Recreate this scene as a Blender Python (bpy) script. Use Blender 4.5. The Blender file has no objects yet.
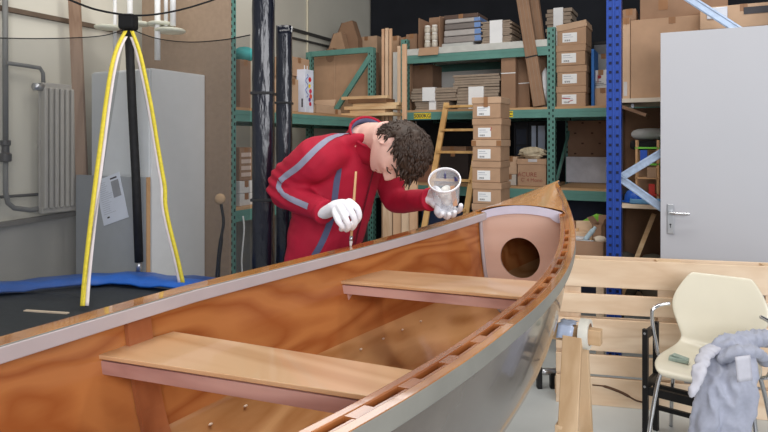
import bpy, bmesh, math, random
from mathutils import Vector, Matrix, Euler
from mathutils.bvhtree import BVHTree
random.seed(7)
PI = math.pi
SC = bpy.context.scene
COL = SC.collection
# ------------------------------------------------------------------ camera
FP, CX, HY, CH = 620.0, 384.0, 142.0, 1.5      # focal length in px, principal x, horizon row, eye height
cam_data = bpy.data.cameras.new('camera')
cam_data.sensor_width = 36.0
cam_data.lens = FP / 768.0 * 36.0
cam_data.shift_y = -(216.0 - HY) / 768.0
cam_data.clip_start = 0.05
cam = bpy.data.objects.new('camera', cam_data)
COL.objects.link(cam)
cam.location = (0, 0, CH)
cam.rotation_euler = (PI / 2, 0, 0)
SC.camera = cam
SC.view_settings.view_transform = 'Standard'
SC.view_settings.look = 'None'
SC.view_settings.gamma = 1.0
SC.view_settings.use_curve_mapping = False
SC.view_settings.exposure = 0.0


def at(px, py, Y):
    """world point seen at pixel (px,py) at distance Y along the view axis"""
    return Vector(((px - CX) / FP * Y, Y, CH - (py - HY) / FP * Y))


class Frame:
    """a vertical reference plane in the room: u along it, v behind it"""
    def __init__(s, x, y, ang):
        s.x, s.y, s.a = x, y, ang
        s.e1 = Vector((math.cos(ang), math.sin(ang)))
        s.e2 = Vector((-math.sin(ang), math.cos(ang)))

    def w(s, u, v, z):
        return Vector((s.x + s.e1.x * u + s.e2.x * v, s.y + s.e1.y * u + s.e2.y * v, z))

    def u(s, px, v=0.0):
        k = (px - CX) / FP
        ox, oy = s.x + s.e2.x * v, s.y + s.e2.y * v
        return (k * oy - ox) / (s.e1.x - k * s.e1.y)

    def z(s, py, u, v=0.0):
        Y = s.y + s.e1.y * u + s.e2.y * v
        return CH - (py - HY) / FP * Y

    def p(s, px, py, v=0.0):
        u = s.u(px, v)
        return s.w(u, v, s.z(py, u, v))


# ------------------------------------------------------------------ materials
def lin(c):
    out = []
    for v in c[:3]:
        v = v / 255.0
        out.append(v / 12.92 if v <= 0.04045 else ((v + 0.055) / 1.055) ** 2.4)
    return tuple(out) + (1.0,)


MATS = {}


def mat(name, rgb, rough=0.6, metal=0.0, var=0.08, scale=12.0, spec=0.4, coat=0.0, bump=0.0, stretch=(1, 1, 1),
        rgb2=None, trans=0.0, ior=1.45, sheen=0.0, alpha=1.0, bscale=None):
    if name in MATS:
        return MATS[name]
    m = bpy.data.materials.new(name)
    m.use_nodes = True
    N, L = m.node_tree.nodes, m.node_tree.links
    b = N['Principled BSDF']
    b.inputs['Roughness'].default_value = rough
    b.inputs['Metallic'].default_value = metal
    b.inputs['Specular IOR Level'].default_value = spec
    b.inputs['Coat Weight'].default_value = coat
    b.inputs['Coat Roughness'].default_value = 0.06
    b.inputs['Transmission Weight'].default_value = trans
    b.inputs['IOR'].default_value = ior
    b.inputs['Sheen Weight'].default_value = sheen
    b.inputs['Alpha'].default_value = alpha
    tc = N.new('ShaderNodeTexCoord')
    mp = N.new('ShaderNodeMapping')
    mp.inputs['Scale'].default_value = stretch
    L.new(tc.outputs['Object'], mp.inputs['Vector'])
    nz = N.new('ShaderNodeTexNoise')
    nz.inputs['Scale'].default_value = scale
    nz.inputs['Detail'].default_value = 5
    L.new(mp.outputs['Vector'], nz.inputs['Vector'])
    rp = N.new('ShaderNodeValToRGB')
    c = lin(rgb)
    if rgb2 is None:
        lo = tuple(v * (1 - var) for v in c[:3]) + (1,)
        hi = tuple(min(1, v * (1 + var)) for v in c[:3]) + (1,)
    else:
        lo, hi = lin(rgb2), c
    rp.color_ramp.elements[0].color = lo
    rp.color_ramp.elements[1].color = hi
    rp.color_ramp.elements[0].position = 0.32
    rp.color_ramp.elements[1].position = 0.68
    L.new(nz.outputs['Fac'], rp.inputs['Fac'])
    L.new(rp.outputs['Color'], b.inputs['Base Color'])
    if bump:
        n2 = nz
        if bscale:
            n2 = N.new('ShaderNodeTexNoise')
            n2.inputs['Scale'].default_value = bscale
            n2.inputs['Detail'].default_value = 4
            L.new(mp.outputs['Vector'], n2.inputs['Vector'])
        bp = N.new('ShaderNodeBump')
        bp.inputs['Strength'].default_value = bump
        bp.inputs['Distance'].default_value = 0.02
        L.new(n2.outputs['Fac'], bp.inputs['Height'])
        L.new(bp.outputs['Normal'], b.inputs['Normal'])
    MATS[name] = m
    return m


def wood(name, c1, c2, axis='x', ring=7.0, rough=0.5, coat=0.0, dist=4.0, fine=60.0, knots=None, fineamt=0.25, spec=0.4, bump=0.0):
    """flat-sawn grain: distorted bands stretched along one axis, with fine fibre noise"""
    if name in MATS:
        return MATS[name]
    m = bpy.data.materials.new(name)
    m.use_nodes = True
    N, L = m.node_tree.nodes, m.node_tree.links
    b = N['Principled BSDF']
    b.inputs['Roughness'].default_value = rough
    b.inputs['Coat Weight'].default_value = coat
    b.inputs['Coat Roughness'].default_value = 0.05
    b.inputs['Specular IOR Level'].default_value = spec
    tc = N.new('ShaderNodeTexCoord')
    mp = N.new('ShaderNodeMapping')
    st = {'x': (0.2, 1, 1), 'y': (1, 0.2, 1), 'z': (1, 1, 0.2)}[axis]
    mp.inputs['Scale'].default_value = st
    L.new(tc.outputs['Object'], mp.inputs['Vector'])
    n1 = N.new('ShaderNodeTexNoise')
    n1.inputs['Scale'].default_value = ring * 0.6
    n1.inputs['Detail'].default_value = 3
    n1.inputs['Distortion'].default_value = 0.6
    L.new(mp.outputs['Vector'], n1.inputs['Vector'])
    mul = N.new('ShaderNodeMath'); mul.operation = 'MULTIPLY'
    mul.inputs[1].default_value = dist
    L.new(n1.outputs['Fac'], mul.inputs[0])
    fr = N.new('ShaderNodeMath'); fr.operation = 'PINGPONG'
    fr.inputs[1].default_value = 0.5
    L.new(mul.outputs[0], fr.inputs[0])
    n2 = N.new('ShaderNodeTexNoise')
    n2.inputs['Scale'].default_value = fine
    n2.inputs['Detail'].default_value = 3
    L.new(mp.outputs['Vector'], n2.inputs['Vector'])
    s2 = N.new('ShaderNodeMath'); s2.operation = 'MULTIPLY_ADD'
    s2.inputs[1].default_value = fineamt * 2
    s2.inputs[2].default_value = -fineamt
    L.new(n2.outputs['Fac'], s2.inputs[0])
    dbl = N.new('ShaderNodeMath'); dbl.operation = 'MULTIPLY'; dbl.inputs[1].default_value = 2.0
    L.new(fr.outputs[0], dbl.inputs[0])
    ad = N.new('ShaderNodeMath'); ad.operation = 'ADD'
    L.new(dbl.outputs[0], ad.inputs[0]); L.new(s2.outputs[0], ad.inputs[1])
    rp = N.new('ShaderNodeValToRGB')
    rp.color_ramp.elements[0].color = lin(c2)
    rp.color_ramp.elements[0].position = 0.0
    rp.color_ramp.elements[1].color = lin(c1)
    rp.color_ramp.elements[1].position = 0.75
    L.new(ad.outputs[0], rp.inputs['Fac'])
    out = rp.outputs['Color']
    if knots:
        vo = N.new('ShaderNodeTexVoronoi')
        vo.inputs['Scale'].default_value = 2.6
        mp2 = N.new('ShaderNodeMapping')
        mp2.inputs['Scale'].default_value = {'x': (.7, 1.6, 1.6), 'y': (1.6, .7, 1.6), 'z': (1.6, 1.6, .7)}[axis]
        L.new(tc.outputs['Object'], mp2.inputs['Vector'])
        L.new(mp2.outputs['Vector'], vo.inputs['Vector'])
        kr = N.new('ShaderNodeValToRGB')
        kr.color_ramp.elements[0].color = (1, 1, 1, 1); kr.color_ramp.elements[0].position = 0.03
        kr.color_ramp.elements[1].color = (0, 0, 0, 1); kr.color_ramp.elements[1].position = 0.10
        L.new(vo.outputs['Distance'], kr.inputs['Fac'])
        mx = N.new('ShaderNodeMix'); mx.data_type = 'RGBA'
        L.new(kr.outputs['Color'], mx.inputs['Factor'])
        L.new(out, mx.inputs['A'])
        mx.inputs['B'].default_value = lin(knots)
        out = mx.outputs['Result']
    L.new(out, b.inputs['Base Color'])
    if bump:
        bp = N.new('ShaderNodeBump'); bp.inputs['Strength'].default_value = bump; bp.inputs['Distance'].default_value = 0.01
        L.new(n1.outputs['Fac'], bp.inputs['Height']); L.new(bp.outputs['Normal'], b.inputs['Normal'])
        L.new(bp.outputs['Normal'], b.inputs['Coat Normal'])
    MATS[name] = m
    return m


def emit(name, rgb, strength):
    m = bpy.data.materials.new(name)
    m.use_nodes = True
    b = m.node_tree.nodes['Principled BSDF']
    b.inputs['Base Color'].default_value = lin(rgb)
    b.inputs['Emission Color'].default_value = lin(rgb)
    b.inputs['Emission Strength'].default_value = strength
    MATS[name] = m
    return m


# ------------------------------------------------------------------ mesh builder
class MB:
    def __init__(s):
        s.v, s.f, s.mi, s.k = [], [], [], 0

    def add(s, vs, fs, M=None):
        o = len(s.v)
        for p in vs:
            p = Vector(p)
            s.v.append(M @ p if M is not None else p)
        for f in fs:
            s.f.append([i + o for i in f]); s.mi.append(s.k)
        return s

    def box(s, c, d, M=None, rot=None):
        x, y, z = d[0] / 2, d[1] / 2, d[2] / 2
        vs = [Vector(p) for p in ((-x, -y, -z), (x, -y, -z), (x, y, -z), (-x, y, -z), (-x, -y, z), (x, -y, z), (x, y, z), (-x, y, z))]
        if rot is not None:
            R = Euler(rot).to_matrix()
            vs = [R @ p for p in vs]
        vs = [p + Vector(c) for p in vs]
        return s.add(vs, [(0, 3, 2, 1), (4, 5, 6, 7), (0, 1, 5, 4), (1, 2, 6, 5), (2, 3, 7, 6), (3, 0, 4, 7)], M)

    def rng(s, a, b, M=None):
        return s.box([(a[i] + b[i]) / 2 for i in range(3)], [abs(b[i] - a[i]) for i in range(3)], M)

    def bar(s, a, b, w, h, up=(0, 0, 1), M=None):
        """rectangular bar from a to b, w across, h along up"""
        a, b = Vector(a), Vector(b)
        t = (b - a).normalized()
        up = Vector(up)
        if abs(t.dot(up)) > 0.98:
            up = Vector((0, 1, 0)) if abs(t.y) < .9 else Vector((1, 0, 0))
        x = t.cross(up).normalized(); y = x.cross(t)
        vs = []
        for q in (a, b):
            for i, j in ((-1, -1), (1, -1), (1, 1), (-1, 1)):
                vs.append(q + x * (i * w / 2) + y * (j * h / 2))
        return s.add(vs, [(3, 2, 1, 0), (4, 5, 6, 7), (0, 1, 5, 4), (1, 2, 6, 5), (2, 3, 7, 6), (3, 0, 4, 7)], M)

    def loft(s, rings, closed=True, cap=True, M=None):
        n = len(rings[0]); vs = [p for r in rings for p in r]; fs = []
        for i in range(len(rings) - 1):
            for j in range(n if closed else n - 1):
                a, b = i * n + j, i * n + (j + 1) % n
                fs.append((a, b, b + n, a + n))
        if cap and closed:
            fs.append(tuple(range(n - 1, -1, -1)))
            fs.append(tuple((len(rings) - 1) * n + j for j in range(n)))
        return s.add(vs, fs, M)

    def tube(s, path, r, n=10, cap=True, M=None, flat=1.0):
        P = [Vector(p) for p in path]
        rr = r if isinstance(r, (list, tuple)) else [r] * len(P)
        rings = []; nx = None
        for i, p in enumerate(P):
            t = (P[min(i + 1, len(P) - 1)] - P[max(i - 1, 0)])
            t = t.normalized() if t.length > 1e-9 else Vector((0, 0, 1))
            if nx is None:
                up = Vector((0, 0, 1)) if abs(t.z) < 0.9 else Vector((1, 0, 0))
                nx = t.cross(up).normalized()
            else:
                nx = (nx - t * nx.dot(t)).normalized()
            ny = t.cross(nx)
            rings.append([p + nx * (math.cos(2 * PI * k / n) * rr[i]) + ny * (math.sin(2 * PI * k / n) * rr[i] * flat) for k in range(n)])
        return s.loft(rings, True, cap, M)

    def lathe(s, prof, n=24, M=None, cap=True):
        rings = [[Vector((r * math.cos(2 * PI * k / n), r * math.sin(2 * PI * k / n), z)) for k in range(n)] for r, z in prof]
        return s.loft(rings, True, cap, M)

    def ball(s, c, r, n=12, m=8, M=None):
        c = Vector(c); r = Vector(r) if not isinstance(r, (int, float)) else Vector((r, r, r))
        rings = []
        for i in range(m + 1):
            th = PI * (i + .001) / (m + .002)
            rings.append([c + Vector((r.x * math.sin(th) * math.cos(2 * PI * k / n), r.y * math.sin(th) * math.sin(2 * PI * k / n), -r.z * math.cos(th))) for k in range(n)])
        return s.loft(rings, True, True, M)

    def grid(s, rows, M=None):
        return s.loft(rows, False, False, M)

    def prism(s, poly, z0, z1, M=None):
        """poly in xy, extruded in z"""
        n = len(poly)
        vs = [Vector((p[0], p[1], z0)) for p in poly] + [Vector((p[0], p[1], z1)) for p in poly]
        fs = [tuple(range(n - 1, -1, -1)), tuple(range(n, 2 * n))] + [(i, (i + 1) % n, n + (i + 1) % n, n + i) for i in range(n)]
        return s.add(vs, fs, M)

    def build(s, name, mats, parent=None, smooth=False, bevel=0.0, thick=0.0, sub=0, loc=None, rot=None, auto=None, off=0.0):
        me = bpy.data.meshes.new(name)
        me.from_pydata([tuple(p) for p in s.v], [], s.f)
        if not isinstance(mats, (list, tuple)):
            mats = [mats]
        for m in mats:
            me.materials.append(m)
        for p, k in zip(me.polygons, s.mi):
            p.material_index = min(k, len(mats) - 1)
            p.use_smooth = bool(smooth)
        bm = bmesh.new(); bm.from_mesh(me)
        bmesh.ops.recalc_face_normals(bm, faces=bm.faces)
        bm.to_mesh(me); bm.free()
        if smooth and auto:
            try:
                me.set_sharp_from_angle(angle=math.radians(auto))
            except Exception:
                pass
        o = bpy.data.objects.new(name, me)
        COL.objects.link(o)
        if parent is not None:
            o.parent = parent
        if loc is not None: o.location = loc
        if rot is not None: o.rotation_euler = rot
        if thick:
            md = o.modifiers.new('solid', 'SOLIDIFY'); md.thickness = thick; md.offset = off
        if bevel:
            md = o.modifiers.new('bevel', 'BEVEL'); md.width = bevel; md.segments = 2; md.limit_method = 'ANGLE'; md.angle_limit = math.radians(40)
        if sub:
            md = o.modifiers.new('sub', 'SUBSURF'); md.levels = sub; md.render_levels = sub
        return o


def tag(o, label=None, cat=None, group=None, kind=None):
    if label: o['label'] = label
    if cat: o['category'] = cat
    if group: o['group'] = group
    if kind: o['kind'] = kind
    return o


def thing(name, label, cat, loc=(0, 0, 0), rotz=0.0, group=None, rot=None):
    o = bpy.data.objects.new(name, None)
    o.empty_display_size = 0.1
    COL.objects.link(o)
    o.location = loc
    o.rotation_euler = rot if rot is not None else (0, 0, rotz)
    return tag(o, label, cat, group)


def baked(o):
    """apply the modifiers of a mesh object"""
    bpy.context.view_layer.update()
    dg = bpy.context.evaluated_depsgraph_get()
    me = bpy.data.meshes.new_from_object(o.evaluated_get(dg))
    old = o.data
    o.modifiers.clear()
    o.data = me
    me.name = old.name
    return o


def text_part(name, s, size, M, m, parent, depth=0.0006, bold=False, align='CENTER'):
    cu = bpy.data.curves.new(name, 'FONT')
    cu.body = s; cu.size = size; cu.align_x = align; cu.align_y = 'CENTER'; cu.extrude = depth
    if bold: cu.offset = size * 0.02
    t = bpy.data.objects.new(name, cu)
    COL.objects.link(t)
    bpy.context.view_layer.update()
    me = bpy.data.meshes.new_from_object(t.evaluated_get(bpy.context.evaluated_depsgraph_get()))
    bpy.data.objects.remove(t)
    me.transform(M)
    me.materials.clear(); me.materials.append(m)
    o = bpy.data.objects.new(name, me)
    COL.objects.link(o)
    o.parent = parent
    return o


def smooth_path(pts, n=6):
    """Catmull-Rom through the points"""
    P = [Vector(p) for p in pts]
    out = []
    for i in range(len(P) - 1):
        p0, p1, p2, p3 = P[max(i - 1, 0)], P[i], P[i + 1], P[min(i + 2, len(P) - 1)]
        for k in range(n):
            t = k / n
            out.append(0.5 * ((2 * p1) + (p2 - p0) * t + (2 * p0 - 5 * p1 + 4 * p2 - p3) * t * t + (3 * p1 - p0 - 3 * p2 + p3) * t ** 3))
    out.append(P[-1])
    return out


def interp(x, xs, ys):
    if x <= xs[0]: return ys[0]
    for i in range(len(xs) - 1):
        if x <= xs[i + 1]:
            return ys[i] + (ys[i + 1] - ys[i]) * (x - xs[i]) / (xs[i + 1] - xs[i])
    return ys[-1]


# ------------------------------------------------------------------ the palette
CARD = mat('cardboard', (176, 142, 114), .75, var=.07, scale=9)
CARD2 = mat('cardboard_dark', (148, 116, 92), .8, var=.08, scale=9)
CARD3 = mat('cardboard_pale', (192, 160, 132), .75, var=.06, scale=9)
CARDG = mat('cardboard_grey', (152, 136, 120), .85, var=.1, scale=20)
TAPE = mat('brown_tape', (150, 108, 74), .35, var=.04)
PAPER = mat('paper', (232, 232, 232), .6, var=.03)
INK = mat('ink', (70, 68, 72), .7)
REDINK = mat('red_ink', (176, 62, 66), .7)
GREENM = mat('green_rack_steel', (92, 140, 130), .45, var=.1, scale=6, spec=.5)
GREEND = mat('slot_dark', (22, 30, 28), .8)
BLUEM = mat('blue_rack_steel', (32, 68, 154), .35, var=.06, scale=5, spec=.5)
GALV = mat('galvanised_steel', (168, 184, 206), .4, metal=.55, var=.1, scale=40)
STEEL = mat('brushed_steel', (190, 192, 196), .3, metal=.85, var=.05)
CHROME = mat('chrome', (215, 215, 218), .12, metal=1.0, var=.02)
WHITE = mat('white_paint', (226, 226, 226), .5, var=.02)
BLACK = mat('black_plastic', (26, 26, 28), .5, var=.1)
PINE = wood('pine', (236, 212, 184), (218, 188, 156), 'x', 6, .65, 0, 4, 50, (150, 104, 66))
PINEZ = wood('pine_upright', (236, 212, 184), (218, 188, 156), 'z', 6, .65, 0, 4, 50, (150, 104, 66))
PINEY = wood('pine_cross', (222, 190, 152), (202, 164, 122), 'y', 6, .65, 0, 4, 50, (150, 104, 66))
PLYTAN = wood('shelf_board', (190, 152, 112), (166, 126, 88), 'x', 5, .7, 0, 3, 40)
# ------------------------------------------------------------------ the setting
ANG_L = math.radians(63)            # left wall runs away to the right
ANG_R = math.radians(-27)           # rack row on the right runs toward the viewer to the right
W = Frame(-2.40, 3.90, ANG_L)       # left wall face
B = Frame(1.455, 5.4, ANG_R)        # front of the green rack row
CONC = mat('concrete_floor', (186, 190, 190), .38, var=.06, scale=3, spec=.45)
WALLM = mat('cream_wall', (216, 212, 198), .8, var=.03, scale=3)
WALLD = mat('grey_wall_base', (168, 166, 160), .85, var=.06, scale=5)
SHADEW = mat('shade_toned_back_wall', (34, 36, 42), .9, var=.2, scale=2)  # shade over the upper back is put into this wall colour
CEIL = mat('dark_ceiling', (70, 70, 70), .9, var=.1)
m_ = MB().rng((-7, -4, -.1), (9, 10.5, 0))
tag(m_.build('floor', CONC), kind='structure')
m_ = MB().rng((-7, -4, 4.6), (9, 10.5, 4.7))
tag(m_.build('ceiling', CEIL), kind='structure')
# left wall: base course below the ledge is grey, above is cream
LEN0, LEN1 = -4.5, 5.3
Mw = Matrix.Translation(W.w(0, 0, 0)) @ Matrix.Rotation(ANG_L, 4, 'Z')
zl = W.z(219, W.u(36), 0)
m_ = MB(); m_.rng((LEN0, 0.0, zl), (LEN1, .2, 4.6)); m_.k = 1
m_.rng((LEN0, -.02, 0), (LEN1, .2, zl))
o = m_.build('wall_left', [WALLM, WALLD]); o.matrix_world = Mw; tag(o, kind='structure')
# back wall behind the racks, its dark tone is painted shade
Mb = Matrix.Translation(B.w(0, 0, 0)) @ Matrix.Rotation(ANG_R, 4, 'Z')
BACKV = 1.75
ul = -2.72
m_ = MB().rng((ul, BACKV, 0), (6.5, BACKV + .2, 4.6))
o = m_.build('wall_back', SHADEW); o.matrix_world = Mb; tag(o, kind='structure')
# beige wall panels at the upper left corner of the left wall (horizontal boards) and dark joint lines
PANEL = mat('wall_panel', (222, 214, 190), .7, var=.03)
JOINT = mat('panel_joint', (104, 88, 74), .8)


def wall_rail(px0, py0, px1, py1, th, dep, m, name):
    p0, p1 = W.p(px0, py0, -dep / 2), W.p(px1, py1, -dep / 2)
    b = MB().bar(p0, p1, dep, th)
    return tag(b.build(name, m), kind='structure')


wall_rail(-40, 0, 128, 33, .03, .03, JOINT, 'trim_1')
wall_rail(-40, 231, 76, 213, .03, .05, mat('ledge', (120, 116, 110), .7), 'trim_2')
wall_rail(284, 27, 352, 46, .03, .03, mat('dark_rail', (74, 72, 70), .6), 'trim_3')
wall_rail(284, 36, 352, 52, .02, .03, mat('dark_rail', (74, 72, 70), .6), 'trim_4')
wall_rail(307.5, -40, 307.5, 60, .035, .02, PANEL, 'trim_5')

# ------------------------------------------------------------------ light: assumed, unseen hall lamps and window, and assumed daylight from the open side behind the viewer
WD = bpy.data.worlds.new('assumed_daylight')  # assumed daylight, an even fill from the unbuilt sides
SC.world = WD
WD.use_nodes = True
bg = WD.node_tree.nodes['Background']
bg.inputs['Color'].default_value = (0.92, 0.96, 1.0, 1)
bg.inputs['Strength'].default_value = 0.5


def area(name, loc, rot, sx, sy, watts, col=(1, 1, 1)):
    l = bpy.data.lights.new(name, 'AREA')
    l.shape = 'RECTANGLE'; l.size = sx; l.size_y = sy; l.energy = watts; l.color = col
    o = bpy.data.objects.new(name, l)
    COL.objects.link(o); o.location = loc; o.rotation_euler = rot
    return o


area('assumed_ceiling_lamp', (-.6, 1.2, 4.4), (0, 0, 0), 3.2, .5, 60, (1, .97, .92))  # the three overhead lamps are assumed, all out of view
area('assumed_ceiling_lamp', (1.4, 2.6, 4.4), (0, 0, math.radians(-27)), 3.2, .5, 60, (1, .97, .92))
area('assumed_ceiling_lamp', (-1.0, 3.4, 4.4), (0, 0, math.radians(-27)), 2.4, .5, 32, (1, .97, .92))
area('assumed_glare_light', (.1, 6.3, 3.28), (math.radians(75), 0, math.radians(180)), 2.6, .35, 13, (1, .98, .95))  # assumed source, added unseen above the view to make the rail glare
area('assumed_hall_window', (1.2, -3.0, 2.6), (math.radians(68), 0, math.radians(8)), 4.5, 2.2, 250, (.97, .97, 1))  # assumed window, an unseen light added behind the viewer to brighten the fronts
# ------------------------------------------------------------------ the boat
YAW, ROLL = 0.5244, 0.04
TIP = Vector((0.85105, 3.05, 1.30815))
ZC = (-0.22112, 0.099376, -0.0136706)
BC = (0.416168, -0.1040927, 0.0113935, -0.00448228)
HALF = 1.98


def bb(s):
    s = min(s, 2 * HALF - s) if s > HALF else s
    s = max(s, 0)
    return BC[0] * s + BC[1] * s ** 2 + BC[2] * s ** 3 + BC[3] * s ** 4


def zs(s):
    if s > HALF: s = 2 * HALF - s
    s = max(s, 0)
    return TIP.z + ZC[0] * s + ZC[1] * s * s + ZC[2] * s ** 3


def zk(s):
    return 0.675 + 0.085 * ((min(s, 2 * HALF - s) - HALF) / HALF) ** 2


QS = [0, .12, .25, .38, .5, .60, .70, .80, .88, .94, .975, 1.0]
WS = [1, .99, .965, .93, .89, .845, .775, .65, .49, .30, .14, 0.0]
STEM = ([0, .5, .65, .78, .88, .95, 1.0], [0, 0.004, .02, .06, .13, .23, .36])
RT = .0185


def hullp(s, q, w, inset=0.0):
    """point on the hull: s aft of the tip, q share of depth, w share of half beam (signed)"""
    s_m = s if s <= HALF else 2 * HALF - s
    st = interp(q, *STEM)
    S0 = 1.3
    s2 = st + s_m * (1 - st / S0) if s_m < S0 else s_m
    if s > HALF: s2 = 2 * HALF - s2
    b = max(bb(s) - RT - inset, 0.0008)
    t = b * w
    z0, z1 = zs(s), zk(s)
    z = z0 - .002 - (z0 - z1 - inset * .8) * q
    return Vector((s2, t, z + ROLL * t))


boat = thing('canoe', 'varnished wooden double-ended canoe with two thwart seats, resting on a trestle', 'canoe', (TIP.x, TIP.y, 0),
             math.atan2(-math.cos(YAW), -math.sin(YAW)))
MAH = wood('varnished_plywood', (188, 122, 70), (160, 92, 48), 'x', 5.0, .22, .7, 14, 70, fineamt=.14, bump=.02)
MAHF = wood('varnished_floor', (200, 152, 104), (170, 118, 72), 'x', 4.5, .2, .8, 12, 70, fineamt=.14, bump=.05)
PLYS = wood('seat_plywood', (208, 168, 128), (192, 148, 106), 'y', 4, .3, .55, 10, 40, fineamt=.15)
PLYP = wood('bulkhead_plywood', (220, 188, 172), (208, 172, 154), 'y', 4, .45, .15, 3, 36, fineamt=.15)
DECK = wood('deck_plywood', (204, 152, 98), (176, 120, 70), 'x', 5, .22, .7, 4, 36, fineamt=.15)
RAIL = wood('rail_wood', (190, 128, 62), (148, 90, 40), 'x', 10, .22, .8, 4, 70, fineamt=.3, bump=.04)
RAILB = wood('inwale_wood', (178, 112, 62), (134, 76, 40), 'x', 10, .25, .7, 4, 70, fineamt=.3, bump=.04)
DARKE = wood('sapele_edge', (200, 158, 148), (172, 128, 120), 'y', 9, .45, .3, 4, 50)
PRIM = mat('pale_primer', (180, 170, 172), .5, var=.05, scale=9)
GREYP = mat('grey_rail_primer', (130, 128, 120), .38, var=.1, scale=8, spec=.5)
HULLG = mat('grey_hull_resin', (104, 95, 86), .2, var=.1, scale=4, spec=.55, coat=.5, rgb2=(70, 60, 52))
# hull shell: outer skin grey, inner skin varnished, floor inside paler
st_list = [0.0, .012, .03, .06, .1, .15, .2, .26, .33, .4, .5, .6, .7, .8, .9, 1.0, 1.1, 1.2, 1.3, 1.45, 1.6, 1.75, 1.88, HALF]
st_list = st_list + [2 * HALF - s for s in reversed(st_list[:-1])]
hm = MB()


def skin(inset, k, rev):
    rows = []
    for s in st_list:
        row = [hullp(s, q, w, inset) for q, w in zip(QS, WS)]
        row += [hullp(s, q, -w, inset) for q, w in list(zip(QS, WS))[-2::-1]]
        rows.append(row)
    o = len(hm.v)
    n = len(rows[0])
    for r in rows: hm.v.extend(r)
    for i in range(len(rows) - 1):
        for j in range(n - 1):
            f = [o + i * n + j, o + i * n + j + 1, o + (i + 1) * n + j + 1, o + (i + 1) * n + j]
            hm.f.append(f[::-1] if rev else f)
            jj = min(j, n - 2 - j)
            hm.mi.append(k if not (k == 1 and jj >= 5) else 2)
    return o, n, len(rows)


oa, n_, r_ = skin(0.0, 0, False)
ob, _, _ = skin(0.005, 1, True)
for i in range(r_ - 1):
    for j in (0, n_ - 1):
        a, b2 = oa + i * n_ + j, oa + (i + 1) * n_ + j
        c, d2 = ob + i * n_ + j, ob + (i + 1) * n_ + j
        hm.f.append([a, b2, d2, c]); hm.mi.append(3)
hull = hm.build('hull', [HULLG, MAH, MAHF, RAILB], boat, smooth=True, auto=28)


def sweep(name, t0f, t1f, h0, h1, mats, s0=0.0, s1=2 * HALF, side=1, topk=0, sidek=1, n=72, bev=0.002):
    """a rail along the sheer: t offsets inward from the outer edge, heights relative to the sheer"""
    b = MB(); rings = []
    for i in range(n + 1):
        s = s0 + (s1 - s0) * i / n
        B0 = bb(s)
        tA = max(B0 - t0f, 0.0) * side; tB = max(B0 - t1f, 0.0) * side
        z = zs(s)
        rings.append([Vector((s, tA, z + h0 + ROLL * tA)), Vector((s, tA, z + h1 + ROLL * tA)), Vector((s, tB, z + h1 + ROLL * tB)), Vector((s, tB, z + h0 + ROLL * tB))])
    o = 0
    for r in rings: b.v.extend(r)
    for i in range(n):
        for j in range(4):
            a, c = i * 4 + j, i * 4 + (j + 1) % 4
            b.f.append([a, c, c + 4, a + 4]); b.mi.append(topk if j == 1 else sidek)
    b.f.append([3, 2, 1, 0]); b.mi.append(sidek); b.f.append([n * 4 + j for j in range(4)]); b.mi.append(sidek)
    return b.build(name, mats, boat, bevel=bev)


o = sweep('outwale', 0.0, RT, -.030, .0, [RAIL, GREYP]); tag(o, 'golden outer rail with grey primed face')
sweep('inwale', .0365, .052, -.026, .0, [RAILB, RAILB], .50, 3.46)
sweep('outwale', 0.0, .058, -.030, .0, [RAIL, GREYP], side=-1)
o = sweep('inwale_strip', .058, .063, -.033, -.003, [PRIM, PRIM], .58, 3.38, side=-1, topk=0, sidek=0); tag(o, 'pale primed strip below the rail')
# solid rail from the stem to the first slot, then spacers with slots between them
S1, DS = 0.8596, 0.11281
sl = []
sweep('spacer_block', RT, .0365, -.026, -.001, [RAILB, RAILB], .50, S1 - .0, n=10, bev=0)
for k in range(0, 22):
    a = S1 + DS * k
    sweep('spacer_block', RT, .0365, -.026, -.001, [RAILB, RAILB], a + .074, a + DS, n=2, bev=0)
# stem piece
b = MB()
for q0, q1 in zip(QS[:-1], QS[1:]):
    p0, p1 = hullp(0, q0, 0), hullp(0, q1, 0)
    b.bar(p0 + Vector((-.004, 0, 0)), p1 + Vector((-.004, 0, 0)), .016, .02, up=(1, 0, 0))
b.build('stem_band', HULLG, boat)
# bulkhead with round hatch hole
SB = .575
outl = []
for q, w in list(zip(QS, WS)):
    p = hullp(SB, q, w, .009); outl.append((p.y, p.z))
top = [(outl[0][0], outl[0][1])]
full = outl + [(-(p[0]), p[1] - 2 * ROLL * p[0]) for p in outl[-2::-1]]      # starboard top -> keel -> port top
tl = full[-1]; tr = full[0]
NT = 14
for i in range(1, NT):
    f_ = i / NT
    full.append((tl[0] + (tr[0] - tl[0]) * f_, tl[1] + (tr[1] - tl[1]) * f_ + .03 * (1 - (2 * f_ - 1) ** 2)))
hc = Vector((-.004, 1.022)); hr = .0835


def ray_poly(c, a, poly):
    d = Vector((math.cos(a), math.sin(a))); best = 9
    for i in range(len(poly)):
        p, q = Vector(poly[i]), Vector(poly[(i + 1) % len(poly)])
        e = q - p; den = d.x * e.y - d.y * e.x
        if abs(den) < 1e-12: continue
        w_ = p - c
        t_ = (w_.x * e.y - w_.y * e.x) / den; u_ = (w_.x * d.y - w_.y * d.x) / den
        if t_ > 0 and -1e-6 <= u_ <= 1 + 1e-6: best = min(best, t_)
    return c + d * best


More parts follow.
